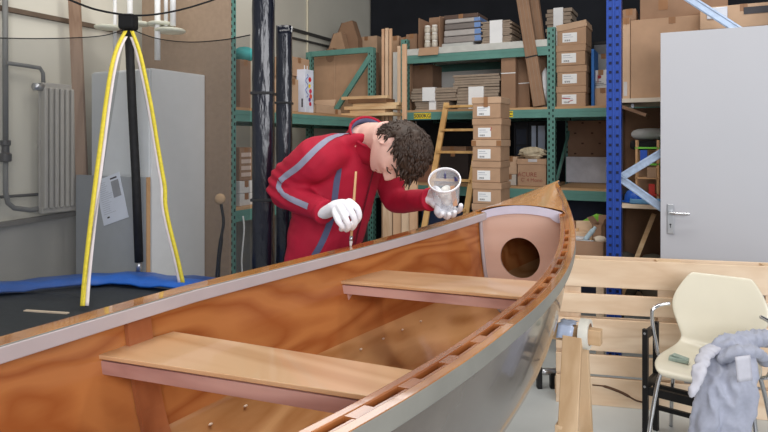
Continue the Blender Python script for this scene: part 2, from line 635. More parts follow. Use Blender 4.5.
b = MB(); NA = 96
ri, ro = [], []
for k in range(NA):
    a = 2 * PI * k / NA
    i_ = hc + Vector((math.cos(a), math.sin(a))) * hr
    o_ = ray_poly(hc, a, full)
    ri.append(i_); ro.append(o_)
rings = [[Vector((SB, p.x, p.y)) for p in ri], [Vector((SB, p.x, p.y)) for p in ro], [Vector((SB - .009, p.x, p.y)) for p in ro], [Vector((SB - .009, p.x, p.y)) for p in ri], [Vector((SB, p.x, p.y)) for p in ri]]
b.loft(rings, True, False)
o = b.build('bulkhead', PLYP, boat); tag(o, 'pink plywood bulkhead with a round hole')
# pale filleted strips on the bulkhead: along its top and its port side
b = MB(); rows = []
for i in range(NT + 1):
    f_ = .03 + .94 * i / NT
    y_ = tl[0] + (tr[0] - tl[0]) * f_; z_ = tl[1] + (tr[1] - tl[1]) * f_ + .03 * (1 - (2 * f_ - 1) ** 2)
    w_ = .034 + (.012 if i >= NT - 1 else 0)
    rows.append([Vector((SB + .001, y_, z_)), Vector((SB + .008, y_, z_)), Vector((SB + .008, y_, z_ - w_)), Vector((SB + .001, y_, z_ - w_))])
b.loft(rows, True, True)
tag(b.build('deck_beam', mat('lilac_primer', (206, 202, 218), .5, var=.04), boat, bevel=.001), 'lilac primed beam under the deck edge')
b = MB(); path = []
for q, w in list(zip(QS, WS))[:9]:
    p = hullp(SB, q, -w, .014); path.append(Vector((SB + .004, p.y, p.z)))
b.tube(path, .008, 8)
b.build('fillet', PRIM, boat, smooth=True)
# deck
b = MB(); rows = []
ND = 14
for i in range(ND + 1):
    s = .004 + (SB + .009 - .004) * i / ND
    cr = .03 * (i / ND)
    hw = max(bb(s) - .004, .001)
    hwr = max(bb(s) - .035 if s > .5 else bb(s) - .004, .001)
    row = []
    for j in range(13):
        f_ = j / 12
        t = -hw + 2 * hw * f_
        t = max(-hw + .010, min(t, hw - min(.024, hw * .55)))
        row.append(Vector((s, t, zs(s) + ROLL * t + cr * (1 - (2 * f_ - 1) ** 2) + .0015)))
    rows.append(row)
b.grid(rows)
b.build('foredeck', DECK, boat, smooth=False, thick=.003, off=1)


# seats
def seat(sf, sb_, z, tl_, tr_, skew=0.0):
    b = MB()
    vs = []
    for zz in (z - .009, z):
        for s, t in ((sf + skew, tl_), (sf - skew, tr_), (sb_, tr_ - .012 if sb_ < sf else tr_), (sb_, tl_ + .02)):
            vs.append(Vector((s, t, zz + ROLL * t)))
    b.add(vs, [(3, 2, 1, 0), (4, 5, 6, 7), (0, 1, 5, 4), (1, 2, 6, 5), (2, 3, 7, 6), (3, 0, 4, 7)])
    so = b.build('seat', PLYS, boat, bevel=.0015)
    b = MB()
    b.bar((sf + skew - .012, tl_ + .004, z - .0275 + ROLL * tl_), (sf - skew - .012, tr_ - .004, z - .0275 + ROLL * tr_), .016, .028)
    ro_ = b.build('front_rail', DARKE, so, bevel=.001); tag(ro_, 'pinkish sapele rail under the front edge')
    b = MB()
    b.bar((sf - .02, tl_ + .012, z - .045 + ROLL * tl_), (sb_ + .03, tl_ + .014, z - .045 + ROLL * tl_), .02, .04)
    b.build('end_cleat', DARKE, so, bevel=.001)
    return so


seat(2.198, 2.035, 1.063, -(bb(2.2) - .022), bb(2.1) - .060, .032)
seat(1.370, 1.150, 1.056, -(bb(1.37) - .028), bb(1.3) - .060)
# rib at the near seat, hugging the inner skin from rail to rail
for s0, s1 in ((2.095, 2.160),):
    b = MB(); rows = []
    prof = [(q, w) for q, w in zip(QS, WS)] + [(q, -w) for q, w in list(zip(QS, WS))[-2::-1]]
    for q, w in prof:
        q = max(q, .072)
        a = hullp(s0, q, w, .008); c = hullp(s1, q, w, .008)
        a2 = hullp(s0, q, w, .020); c2 = hullp(s1, q, w, .020)
        rows.append([a, a2, c2, c])
    b.loft(rows, True, True)
    o = b.build('rib', wood('rib_wood', (178, 112, 72), (146, 84, 52), 'z', 5, .3, .5, 4, 50), boat); tag(o, 'brown plywood rib beside the near seat')
# dabs of filler along the far chine
DAB = mat('filler_dab', (226, 206, 186), .5)
for k, s in enumerate((1.02, 1.13, 1.24, 1.36, 1.48, 1.60, 1.86, 1.98)):
    p = hullp(s, .68, -.79, .010)
    b = MB().ball(p, (.007, .004, .003), 8, 5)
    b.build('filler_dab', DAB, boat, smooth=True)
# trestle under the bow: crossbar square to the boat, a splayed pair of legs at each end
tz = zk(.45) + .004
u_ = Vector((math.cos(YAW), -math.sin(YAW), 0)); d_ = Vector((-math.sin(YAW), -math.cos(YAW), 0))
tc_ = Vector((TIP.x, TIP.y, 0)) + d_ * .42
tr_root = thing('trestle', 'pine trestle with A-shaped legs carrying the bow of the canoe', 'trestle', tuple(tc_), -YAW)
TP = wood('trestle_pine', (220, 188, 150), (198, 162, 122), 'x', 6, .6, 0, 4, 50, (120, 78, 46))
TPZ = wood('trestle_pine_upright', (220, 188, 150), (196, 160, 120), 'z', 6, .6, 0, 4, 50, (120, 78, 46))
b = MB().rng((-.52, -.024, tz - .062), (.29, .024, tz)); b.build('crossbar', TP, tr_root, bevel=.003)
for sx in (-.42, .185):
    for sy in (-1, 1):
        b = MB().bar((sx + (.0 if sx < 0 else 0), sy * .048, tz - .03), (sx + (-.04 if sx < 0 else .0), sy * .20, 0.0), .078 if sx > 0 else .07, .03, up=(0, 1, 0))
        b.build('leg', TPZ, tr_root, bevel=.003)
    b = MB().rng((sx - .05, -.14, .30), (sx - .02, .14, .36)); b.build('stretcher', TP, tr_root, bevel=.003)
# ------------------------------------------------------------------ trampoline with net, at the left
TC = Vector((-1.53, 2.80, 0)); TR = 1.01
VA = [math.radians(92.5 - 45 * k) for k in range(8)]
TV = [TC + Vector((math.cos(a), math.sin(a), 0)) * TR for a in VA]      # V0 carries the black pole, clockwise from above
PADZ = .705
BLUEP = mat('blue_vinyl', (34, 98, 192), .42, var=.12, scale=7, spec=.5, bump=.25, bscale=14)
MATB = mat('black_mat', (46, 50, 54), .55, var=.15, scale=30)
tram = thing('trampoline', 'trampoline with blue edge pad, black mat, black pole and safety net', 'trampoline', tuple(TC))
b = MB(); inner = .73
rows = [[], [], [], []]
NS = 8
rnd = random.Random(3)
for k in range(8):
    p, q = TV[k] - TC, TV[(k + 1) % 8] - TC
    for i in range(NS):
        e = p.lerp(q, i / NS)
        w1, w2 = rnd.uniform(-.008, .008), rnd.uniform(-.010, .010)
        rows[0].append(Vector((e.x * 1.02, e.y * 1.02, PADZ - .05)))
        rows[1].append(Vector((e.x * 1.0, e.y * 1.0, PADZ + w1)))
        rows[2].append(Vector((e.x * (inner + .12), e.y * (inner + .12), PADZ + .012 + w2)))
        rows[3].append(Vector((e.x * inner, e.y * inner, PADZ - .005 + w1)))
b.loft(rows, True, False)
b.build('edge_pad', BLUEP, tram, smooth=True, thick=.012)
b = MB()
poly = [((v - TC) * .80) for v in TV]
b.prism([(p.x, p.y) for p in poly], PADZ - .035, PADZ - .03)
b.build('mat', MATB, tram)
b = MB()
ring = [(v - TC) * .97 for v in TV]
for k in range(8):
    a, c = ring[k], ring[(k + 1) % 8]
    b.tube([(a.x, a.y, PADZ - .07), (c.x, c.y, PADZ - .07)], .019, 8)
b.build('frame_ring', STEEL, tram, smooth=True)
for k in (0, 2, 4, 6):
    a = ring[k]
    b = MB().tube([(a.x, a.y, PADZ - .07), (a.x * 1.0, a.y * 1.0, .019), (a.x * .6, a.y * .6, .019)], .019, 8)
    b.build('leg', STEEL, tram, smooth=True)
FOAM = mat('black_foam', (30, 30, 32), .7, var=.2, scale=25, bump=.3)
CLOTHB = mat('black_cloth', (22, 22, 24), .85)
pb = at(139, 262, 3.80) - TC; pt = at(128.5, 22, 3.80) - TC
b = MB().tube([pb, pb.lerp(pt, .33) + Vector((.004, 0, 0)), pb.lerp(pt, .66), pt], .026, 12)
b.build('pole', FOAM, tram, smooth=True)
b = MB().tube([pb + Vector((0, 0, -.06)), pb + Vector((0, 0, .01))], .017, 10)
o = b.build('pole_sleeve', STEEL, tram, smooth=True)
b = MB().rng((pt.x - .048, pt.y - .05, pt.z - .05), (pt.x + .050, pt.y + .04, pt.z + .045))
b.build('pole_cap', CLOTHB, tram, bevel=.015)
# the net: sagging mesh panels hung from the pole cap
NET = bpy.data.materials.new('safety_net'); NET.use_nodes = True
N, L = NET.node_tree.nodes, NET.node_tree.links
bs = N['Principled BSDF']; bs.inputs['Base Color'].default_value = lin((66, 68, 70)); bs.inputs['Roughness'].default_value = .9
tc = N.new('ShaderNodeTexCoord'); wv = N.new('ShaderNodeTexWave'); wv.bands_direction = 'DIAGONAL'
wv.inputs['Scale'].default_value = 130; wv.inputs['Distortion'].default_value = .6
L.new(tc.outputs['Object'], wv.inputs['Vector'])
mr = N.new('ShaderNodeMapRange'); mr.inputs['To Min'].default_value = .27; mr.inputs['To Max'].default_value = .44
L.new(wv.outputs['Fac'], mr.inputs['Value']); L.new(mr.outputs['Result'], bs.inputs['Alpha'])


def net(p_list, zbot, name='net', shift=None):
    """p_list: the top rope, as points; the panel hangs straight down to the pad"""
    P = smooth_path(p_list, 8)
    rows = []
    for i in range(7):
        f_ = i / 6
        row = []
        for k, p in enumerate(P):
            q = Vector((p.x, p.y, p.z + (zbot - p.z) * f_))
            if shift is not None:
                e = k / (len(P) - 1); e = e if shift[2] > 0 else 1 - e
                q.x += shift[0] * (e ** 2) * f_; q.y += shift[1] * (e ** 2) * f_
            row.append(q)
        rows.append(row)
    b = MB().grid([[r - TC for r in row] for row in rows])
    o = b.build(name, NET, tram, smooth=True)
    b = MB().tube([p - TC for p in P], .0032, 6)
    b.build('net_rope', CLOTHB, o, smooth=True)
    return o


V3 = lambda *a: Vector(a)


def wl(px, py, Y): return at(px, py, Y)


o = net([wl(250, 35, 3.28), wl(222, 40, 3.45), wl(187, 42, 3.62), wl(155, 38, 3.74), wl(131, 29, 3.82)], PADZ + .01, shift=(.42, -.36, 1))
o = net([wl(126, 29, 3.82), wl(100, 36, 3.74), wl(50, 38.5, 3.58), wl(0, 38, 3.4), wl(-60, 36, 3.2), V3(-2.50, 2.85, 2.08), V3(-2.25, 2.12, 2.10)], PADZ + .01, shift=(.12, -.80, -1))
near_top = [wl(258, -22, 2.64), wl(236, -10, 2.58), wl(213, 0, 2.53), wl(175, 11, 2.43), wl(138, 15.5, 2.35), wl(100, 10.5, 2.26), wl(70, 0, 2.19), wl(20, -22, 2.08), wl(-60, -70, 1.95)]
b = MB().tube([p - TC for p in smooth_path(near_top, 8)], .004, 6); b.build('net_rope', CLOTHB, tram, smooth=True)
YEL = mat('yellow_webbing', (226, 206, 66), .6, var=.1, scale=60)
WEB = mat('white_webbing', (226, 216, 216), .7)


def webbing(pts, wid, side, name):
    P = smooth_path(pts, 5)
    b = MB(); rows = []
    for p in P:
        rows.append([p - TC + Vector((-wid / 2, 0, 0)), p - TC + Vector((wid / 2, 0, 0))])
    b.grid(rows)
    o = b.build('zip_edge', YEL, tram, smooth=True, thick=.004); tag(o, name)
    b = MB(); rows = []
    for p in P[2:]:
        c = p - TC + Vector((side * (wid / 2 + .0085), .004, 0))
        rows.append([c + Vector((-.009, 0, 0)), c + Vector((.009, 0, 0))])
    b.grid(rows)
    b.build('zip_tape', WEB, o, smooth=True, thick=.003)


yl = [(125.5, 31), (117, 48), (111, 70), (105.5, 105), (101, 140), (96, 178), (91.5, 215), (87.5, 250), (84.5, 280), (82.5, 306)]
webbing([wl(x, y, 3.76 - .74 * (i / 9)) for i, (x, y) in enumerate(yl)], .023, 1, 'yellow edge of the net opening, left side')
yr = [(132, 31), (139, 50), (145, 75), (152, 110), (157.5, 144), (162, 170), (165, 188), (165.5, 205), (170, 228), (177, 256), (183, 283)]
webbing([wl(x, y, 3.76 - .31 * (i / 10)) for i, (x, y) in enumerate(yr)], .023, -1, 'yellow edge of the net opening, right side')
# small light stick lying on the mat
p = wl(46, 316.5, 2.98)
b = MB().bar(wl(25, 315.5, 3.03) * 1.0, wl(68, 317.5, 2.97), .02, .012)
b.v = [v - p for v in b.v]
for v in b.v: pass
o = b.build('wooden_stick', mat('bare_stick', (196, 180, 160), .6), loc=(p.x, p.y, PADZ - .030 + .006 - (0)))
for v in o.data.vertices: v.co.z *= .5
tag(o, 'small pale stick lying on the black trampoline mat', 'stick')

# ------------------------------------------------------------------ two plastic-wrapped black columns beside the trampoline
FILM = mat('black_plastic_film', (14, 17, 30), .2, var=.3, scale=6, spec=.65, bump=.6, bscale=14, stretch=(1, 1, .25))


def wrapped(px0, px1, py_top, Y, label, seedn, depth=.09, tilt=0.0):
    x0, x1 = (px0 - CX) / FP * Y, (px1 - CX) / FP * Y
    zt = CH - (py_top - HY) / FP * Y
    w = (x1 - x0)
    r = thing('wrapped_column', label, 'column', ((x0 + x1) / 2, Y + depth / 2, 0), 0)
    rn = random.Random(seedn)
    rows = []; n = 20
    NZ = 46
    for i in range(NZ + 1):
        z = zt * i / NZ
        row = []
        for k in range(n):
            a = 2 * PI * k / n
            c, s_ = math.cos(a), math.sin(a)
            sq = 1 / max(abs(c), abs(s_)) ** .75
            j = 1 + rn.uniform(-.025, .02)
            row.append(Vector((c * sq * w / 2 * j * .98 + tilt * z, s_ * sq * depth / 2 * j, z)))
        rows.append(row)
    b = MB().loft(rows, True, True)
    b.build('film', FILM, r, smooth=True)
    for zz in (.35, .8, 1.25, 1.7):
        b = MB().rng((-w / 2 * 1.03 + tilt * zz, -depth / 2 * 1.08, zz), (w / 2 * 1.03 + tilt * zz, depth / 2 * 1.08, zz + .012))
        b.build('tape_band', BLACK, r, bevel=.002)
    return r


wrapped(250.5, 272.5, -26, 2.60, 'glossy blue-black film wrapped column, the nearer and taller of two', 5, .085)
wrapped(275, 291, 25, 3.25, 'matt black film wrapped column, shorter, behind the taller one', 9, .08)

# ------------------------------------------------------------------ along the left wall
GREYW = mat('radiator_enamel', (178, 174, 166), .5, var=.04)
PIPEM = mat('grey_pipe', (120, 120, 118), .5, var=.06)
RW = Frame(W.x, W.y, W.a)
u0, u1 = RW.u(44, -.13), RW.u(81, -.13)
zt, zb = RW.z(84, (u0 + u1) / 2, -.13), RW.z(212, (u0 + u1) / 2, -.13)
rad = thing('radiator', 'tall grey ribbed wall radiator beside the pipe', 'radiator', tuple(RW.w((u0 + u1) / 2, -.13, zb)), ANG_L)
wd = u1 - u0; ht = zt - zb
b = MB()
nr = 7
for i in range(nr):
    c = -wd / 2 + wd * (i + .5) / nr
    b.rng((c - wd / nr * .36, 0, .03), (c + wd / nr * .36, .05, ht - .03))
b.build('rib_panel', GREYW, rad, bevel=.008)
b = MB().rng((-wd / 2, .015, 0), (wd / 2, .06, .04)); b.rng((-wd / 2, .015, ht - .04), (wd / 2, .06, ht)); b.rng((-wd / 2, .045, 0), (wd / 2, .06, ht))
b.build('header', GREYW, rad, bevel=.004)
for s_ in (-1, 1):
    b = MB().rng((s_ * wd * .3 - .02, .055, ht * .5), (s_ * wd * .3 + .02, .12, ht * .5 + .05)); b.build('bracket', GREYW, rad)
b = MB().tube([(-wd / 2 - .05, .03, ht - .03), (-wd / 2 + .01, .03, ht - .03)], .025, 10); b.build('valve', STEEL, rad, smooth=True)


def pipe(name, pts, r, label, m=PIPEM, v=-.05):
    P = [RW.p(x, y, v) for x, y in pts]
    o0 = P[0].copy()
    b = MB().tube([p - o0 for p in P], r, 10)
    o = b.build(name, m, loc=tuple(o0), smooth=True)
    return tag(o, label, 'pipe')


pipe('wall_pipe', [(5, -60), (5.5, 146)], .017, 'grey vertical heating pipe on the left wall')
pipe('wall_pipe', [(5.5, 150), (5.5, 192), (8, 203), (14, 208), (30, 210), (44, 208)], .016, 'grey pipe bending under the radiator', v=-.06)
pipe('wall_pipe', [(7, 63), (28, 66), (40, 68), (43, 73), (43.5, 84)], .013, 'thin grey pipe running to the top of the radiator', v=-.09)
pipe('wall_pipe', [(-30, 199), (0, 197), (43, 194)], .010, 'thin dark pipe crossing the wall below the radiator valve', mat('dark_pipe', (86, 84, 82), .5), v=-.03)
c = RW.p(5.5, 154, -.06)
b = MB().lathe([(.026, -.05), (.034, -.045), (.034, .0), (.022, .01), (.022, .05), (.03, .055), (.03, .085)], 14)
tag(b.build('pipe_valve', mat('dark_valve', (78, 76, 76), .45, metal=.4), loc=tuple(c), smooth=True, auto=40), 'dark valve in the vertical wall pipe', 'valve')
# leaning plank between radiator and cabinet
PLK = wood('old_plank', (168, 140, 118), (140, 112, 92), 'z', 6, .75, 0, 4, 50)
p0, p1 = at(89, 262, 4.26), at(74, -12, 4.2)
p0.z = max(0.0, p0.z - .55)
mid = Vector((p0.x, p0.y, 0))
b = MB().bar(p0 - mid, p1 - mid, .075, .03, up=(0, 1, 0))
tag(b.build('plank', PLK, loc=tuple(mid), bevel=.002), 'old brown plank leaning upright beside the radiator', 'plank')
# tall white cabinet: two faces meet at the edge near the pole
c0 = Vector((-1.475, 3.935, 0))
ztop = CH + (142 - 68) / FP * 3.935
CAB = mat('white_laminate', (214, 216, 218), .5, var=.02)
cab = thing('cabinet', 'tall plain white cabinet behind the trampoline pole', 'cabinet', tuple(c0), ANG_R)
b = MB().rng((-.545, 0, .03), (0, .475, ztop)); b.build('carcass', CAB, cab, bevel=.004)
b = MB().rng((-.54, -.018, .04), (-.005, -.001, ztop - .012)); b.build('door', mat('white_laminate_door', (206, 210, 214), .45, var=.02), cab, bevel=.003)
b = MB().rng((-.53, .02, 0), (-.01, .46, .03)); b.build('plinth', WHITE, cab)
# grey board leaning on it, with a taped sheet of paper
GB = Frame(-1.475, 3.935, ANG_R)
bv = -.055
ug0, ug1 = GB.u(76, bv), GB.u(147, bv)
zt = GB.z(176, (ug0 + ug1) / 2, bv)
brd = thing('board', 'grey board with a taped paper sheet, leaning on the white cabinet', 'board', tuple(GB.w((ug0 + ug1) / 2, bv, 0)), ANG_R)
w_ = ug1 - ug0
GREYB = mat('grey_board', (160, 164, 168), .6, var=.03)
b = MB().rng((-w_ / 2, 0, 0), (w_ / 2, .018, zt)); b.build('panel', GREYB, brd)
b = MB().rng((w_ / 2 - .004, -.004, 0), (w_ / 2 + .006, .022, zt)); b.build('edge_strip', PLYTAN, brd)
# sheet of paper
pc = GB.u(112, bv) - (ug0 + ug1) / 2; zc_ = GB.z(199, GB.u(112, bv), bv)
sh = MB(); Rm = Matrix.Translation((pc, -.004, zc_)) @ Matrix.Rotation(math.radians(-17), 4, 'Y')
PW, PH = .24, .30
sh.box((0, 0, 0), (PW, .0015, PH), Rm); sh.k = 1
rn = random.Random(4)
for i in range(16):
    zz = PH * .40 - i * .0135
    ww = PW * rn.uniform(.25, .5)
    sh.box((-PW * .40 + ww / 2, -.0012, zz), (ww, .0008, .0025), Rm)
sh.k = 2
sh.box((PW * .26, -.0012, .055), (PW * .30, .0008, PH * .36), Rm)
sh.k = 3
sh.box((PW * .24, -.0018, PH * .42), (PW * .26, .0008, .010), Rm); sh.box((-PW * .25, -.0016, -PH * .36), (.022, .0008, .010), Rm)
o = sh.build('paper_sheet', [mat('bluish_paper', (214, 220, 232), .6, var=.02), mat('print_grey', (176, 180, 190), .7), mat('print_block', (150, 152, 158), .7), INK], brd)
tag(o, 'white printed sheet, tilted')
# tan panel closing the end of the left rack
EF = Frame(-1.047, 4.30, ANG_R)
ua, ub = -.84, EF.u(229.5, -.04)
b = MB().rng((ua, -.04, 0), (ub, -.022, 2.9))
o = b.build('particle_board', mat('particle_board', (160, 138, 118), .8, var=.06, scale=30)); o.location = EF.w(0, 0, 0); o.rotation_euler = (0, 0, ANG_R)
tag(o, 'big tan particle board standing behind the white cabinet', 'board')
# white pipes and pale discs stored above the cabinet
for k, (px, pt_, pb_, lab) in enumerate(((115, -20, 66, 'thin white pipe left of the black pole cap'), (130, -20, 66, 'white pipe rising directly above the black pole cap'),
                                       (157.5, -20, 60, 'white pipe through the pale discs, right of the pole cap'), (166, -20, 26, 'thin white pipe second from the right above the discs'),
                                       (173, -20, 26, 'white pipe rightmost of those above the discs'))):
    Y = 4.30 - .03 * k if k < 2 else 4.12
    x = (px - CX) / FP * Y
    b = MB().tube([(0, 0, 0), (0, 0, (pb_ - pt_) / FP * Y)], .013 if k in (0, 3) else .019, 10)
    o = b.build('white_pipe', WHITE, loc=(x, Y, CH - (pb_ - HY) / FP * Y), smooth=True)
    tag(o, lab, 'pipe')
DISC = mat('pale_disc', (206, 206, 190), .5, var=.03)
for k, (px, py, w_) in enumerate(((107, 27.5, 24), (138, 24, 22), (161, 24.5, 26), (170, 31, 30))):
    Y = 4.16 if k else 4.22
    rr = w_ / 2 / FP * Y
    b = MB().lathe([(rr * .3, -.012), (rr * .92, -.010), (rr, -.003), (rr, .006), (rr * .9, .012), (rr * .25, .014)], 28)
    o = b.build('pale_disc', DISC, loc=((px - CX) / FP * Y, Y, CH - (py - HY) / FP * Y), smooth=True, auto=50)
    tag(o, ('flat pale disc left of the black pole cap', 'flat pale disc just right of the black pole cap', 'flat pale disc on the white pipe, upper of the overlapping pair', 'largest pale disc, lower of the overlapping pair')[k], 'disc', 'pale discs above the cabinet')
# long brush leaning right of the cabinet
p0 = at(217.5, 279, 3.66); p1 = at(220, 199, 3.72)
b0 = Vector((p0.x - .02, p0.y, 0))
br = thing('long_brush', 'black long-handled tool with a round tan head by the trampoline', 'brush', tuple(b0))
b = MB().tube(smooth_path([(0, 0, .0), p0 - b0, at(221, 240, 3.68) - b0, at(223.5, 222, 3.70) - b0, at(221, 204, 3.72) - b0], 5), [.016] * 6 + [.013] * 5 + [.009] * 10, 8)
b.build('handle', BLACK, br, smooth=True)
Mx = Matrix.Translation(p1 - b0) @ Matrix.Rotation(math.radians(78), 4, 'X')
b = MB().lathe([(.008, -.01), (.026, -.008), (.034, 0), (.026, .008), (.008, .01)], 16, Mx)
b.build('head', mat('tan_head', (188, 158, 124), .7), br, smooth=True)
# ------------------------------------------------------------------ steel racks
LR = Frame(-1.047, 4.30, ANG_L)     # rack along the left wall: u away from the viewer, v toward the wall
LA, LB, LC = 1.787, 2.337, 1.085     # beam tops in the green row
LT = .02


def post(b, w, d, h, M, pitch=.05, sz=(.012, .022), faces=('f', 'r'), two=True):
    b.k = 0
    b.rng((-w / 2, 0, 0), (w / 2, d, h), M)
    b.k = 1
    n = int(h / pitch)
    for i in range(1, n):
        z = i * pitch
        for s_ in ((-1, 1) if two else (0,)):
            zz = z + (pitch * .5 if s_ > 0 and two else 0)
            b.box((s_ * w * .25, .0, zz), (sz[0], .003, sz[1]), M)
            b.box((w / 2 * 1.0, d / 2 + s_ * d * .22, zz), (.003, sz[0], sz[1]), M)
            b.box((-w / 2 * 1.0, d / 2 + s_ * d * .22, zz), (.003, sz[0], sz[1]), M)
    b.k = 0


def rack_root(fr, label):
    return thing('pallet_rack', label, 'rack', (fr.x, fr.y, 0), fr.a)


def frame_end(root, u, v0, v1, h, w, m, mh, zsb, mb=None, bw=.035, horiz=(0.15, None)):
    for v in (v0, v1 - .06):
        b = MB(); post(b, w, .06, h, Matrix.Translation((u, v, 0)))
        b.build('upright', [m, mh], root)
    for za, zb in zsb:
        b = MB().bar((u, v0 + .05, za), (u, v1 - .05, zb), bw, .02, up=(1, 0, 0)); b.build('brace', mb or m, root)


def beam(root, u0, u1, v, z0, z1, m, name='beam'):
    b = MB(); b.rng((u0, v, z0), (u1, v + .04, z1))
    h = z1 - z0
    b.rng((u0, v - .002, z0 + h * .62), (u1, v, z1)); b.rng((u0, v - .002, z0), (u1, v, z0 + h * .16))
    return b.build(name, m, root, bevel=.002)


# green row at the back, two bays
UG0, UG1 = B.u(404, 0), 2.6
green = rack_root(B, 'green steel storage rack along the back, its front upright near the middle')
D = .88
for u in (0.0, UG0, UG1):
    frame_end(green, u, 0, D, 2.50, .066, GREENM, GREEND, ((.3, 1.0), (1.0, 1.6), (1.6, 2.3)))
for u0, u1 in ((UG0 + .033, -.033), (.033, UG1 - .033)):
    for z, t in ((LA, .074), (LC, .085)):
        beam(green, u0, u1, .0, z - t, z, GREENM); beam(green, u0, u1, D - .05, z - t, z, GREENM)
        b = MB().rng((u0, .0, z), (u1, D - .02, z + LT)); b.build('shelf_board', PLYTAN, green)
ue = B.u(548, 0)
beam(green, UG0 + .033, -.033, 0, LB - .077, LB, GREENM); beam(green, UG0 + .033, -.033, D - .05, LB - .077, LB, GREENM)
b = MB().rng((UG0 + .033, -.006, LB), (-.033, D - .02, LB + .062)); o = b.build('shelf_board', mat('white_shelf', (196, 196, 190), .7), green, bevel=.003); tag(o, 'thick white shelf board')


def load_sign(px0, px1, s):
    a, c = B.u(px0, -.003), B.u(px1, -.003)
    z = LA - .037
    b = MB().rng((a, -.0055, z - .027), (c, -.0035, z + .027))
    o = b.build('load_sign', mat('yellow_sign', (232, 206, 40), .5), green); tag(o, 'yellow load sign reading ' + s)
    text_part('lettering', s, .052, Matrix.Translation(((a + c) / 2, -.006, z)) @ Matrix.Rotation(PI / 2, 4, 'X'), INK, o, bold=True)


load_sign(414, 431, '5000KG')
load_sign(508.5, 513, 'C')

# rack along the left wall
leftr = rack_root(LR, 'green steel rack along the left wall, its end frame rising above the boxes')
D2 = .80; UE = 2.10
frame_end(leftr, 0.0, 0, D2, 2.62, .062, GREENM, GREEND, ((.3, 1.0), (1.0, 1.7)))
frame_end(leftr, UE, 0, D2, 2.44, .062, GREENM, GREEND, ())
zt_ = 2.42
b = MB().bar((UE, .03, zt_), (UE, D2 - .03, zt_), .04, .055, up=(0, 0, 1)); b.build('brace', GREENM, leftr)
b = MB().bar((UE - .02, .03, 2.36), (UE - .02, .52, 1.72), .03, .05, up=(0, 1, 0)); b.build('brace', GREENM, leftr)
LZ = 1.725
for z, t in ((LZ, .08), (1.02, .08)):
    beam(leftr, .031, UE - .031, 0, z - t, z, GREENM); beam(leftr, .031, UE - .031, D2 - .05, z - t, z, GREENM)
    b = MB().rng((.031, 0, z), (UE - .031, D2 - .01, z + LT)); b.build('shelf_board', PLYTAN, leftr)
    beam(leftr, UE + .031, 3.05, 0, z - t, z, GREENM); beam(leftr, UE + .031, 3.05, D2 - .05, z - t, z, GREENM)
    b = MB().rng((UE + .031, 0, z), (3.05, D2 - .01, z + LT)); b.build('shelf_board', PLYTAN, leftr)

# ------------------------------------------------------------------ cartons and other stock
rnq = random.Random(11)


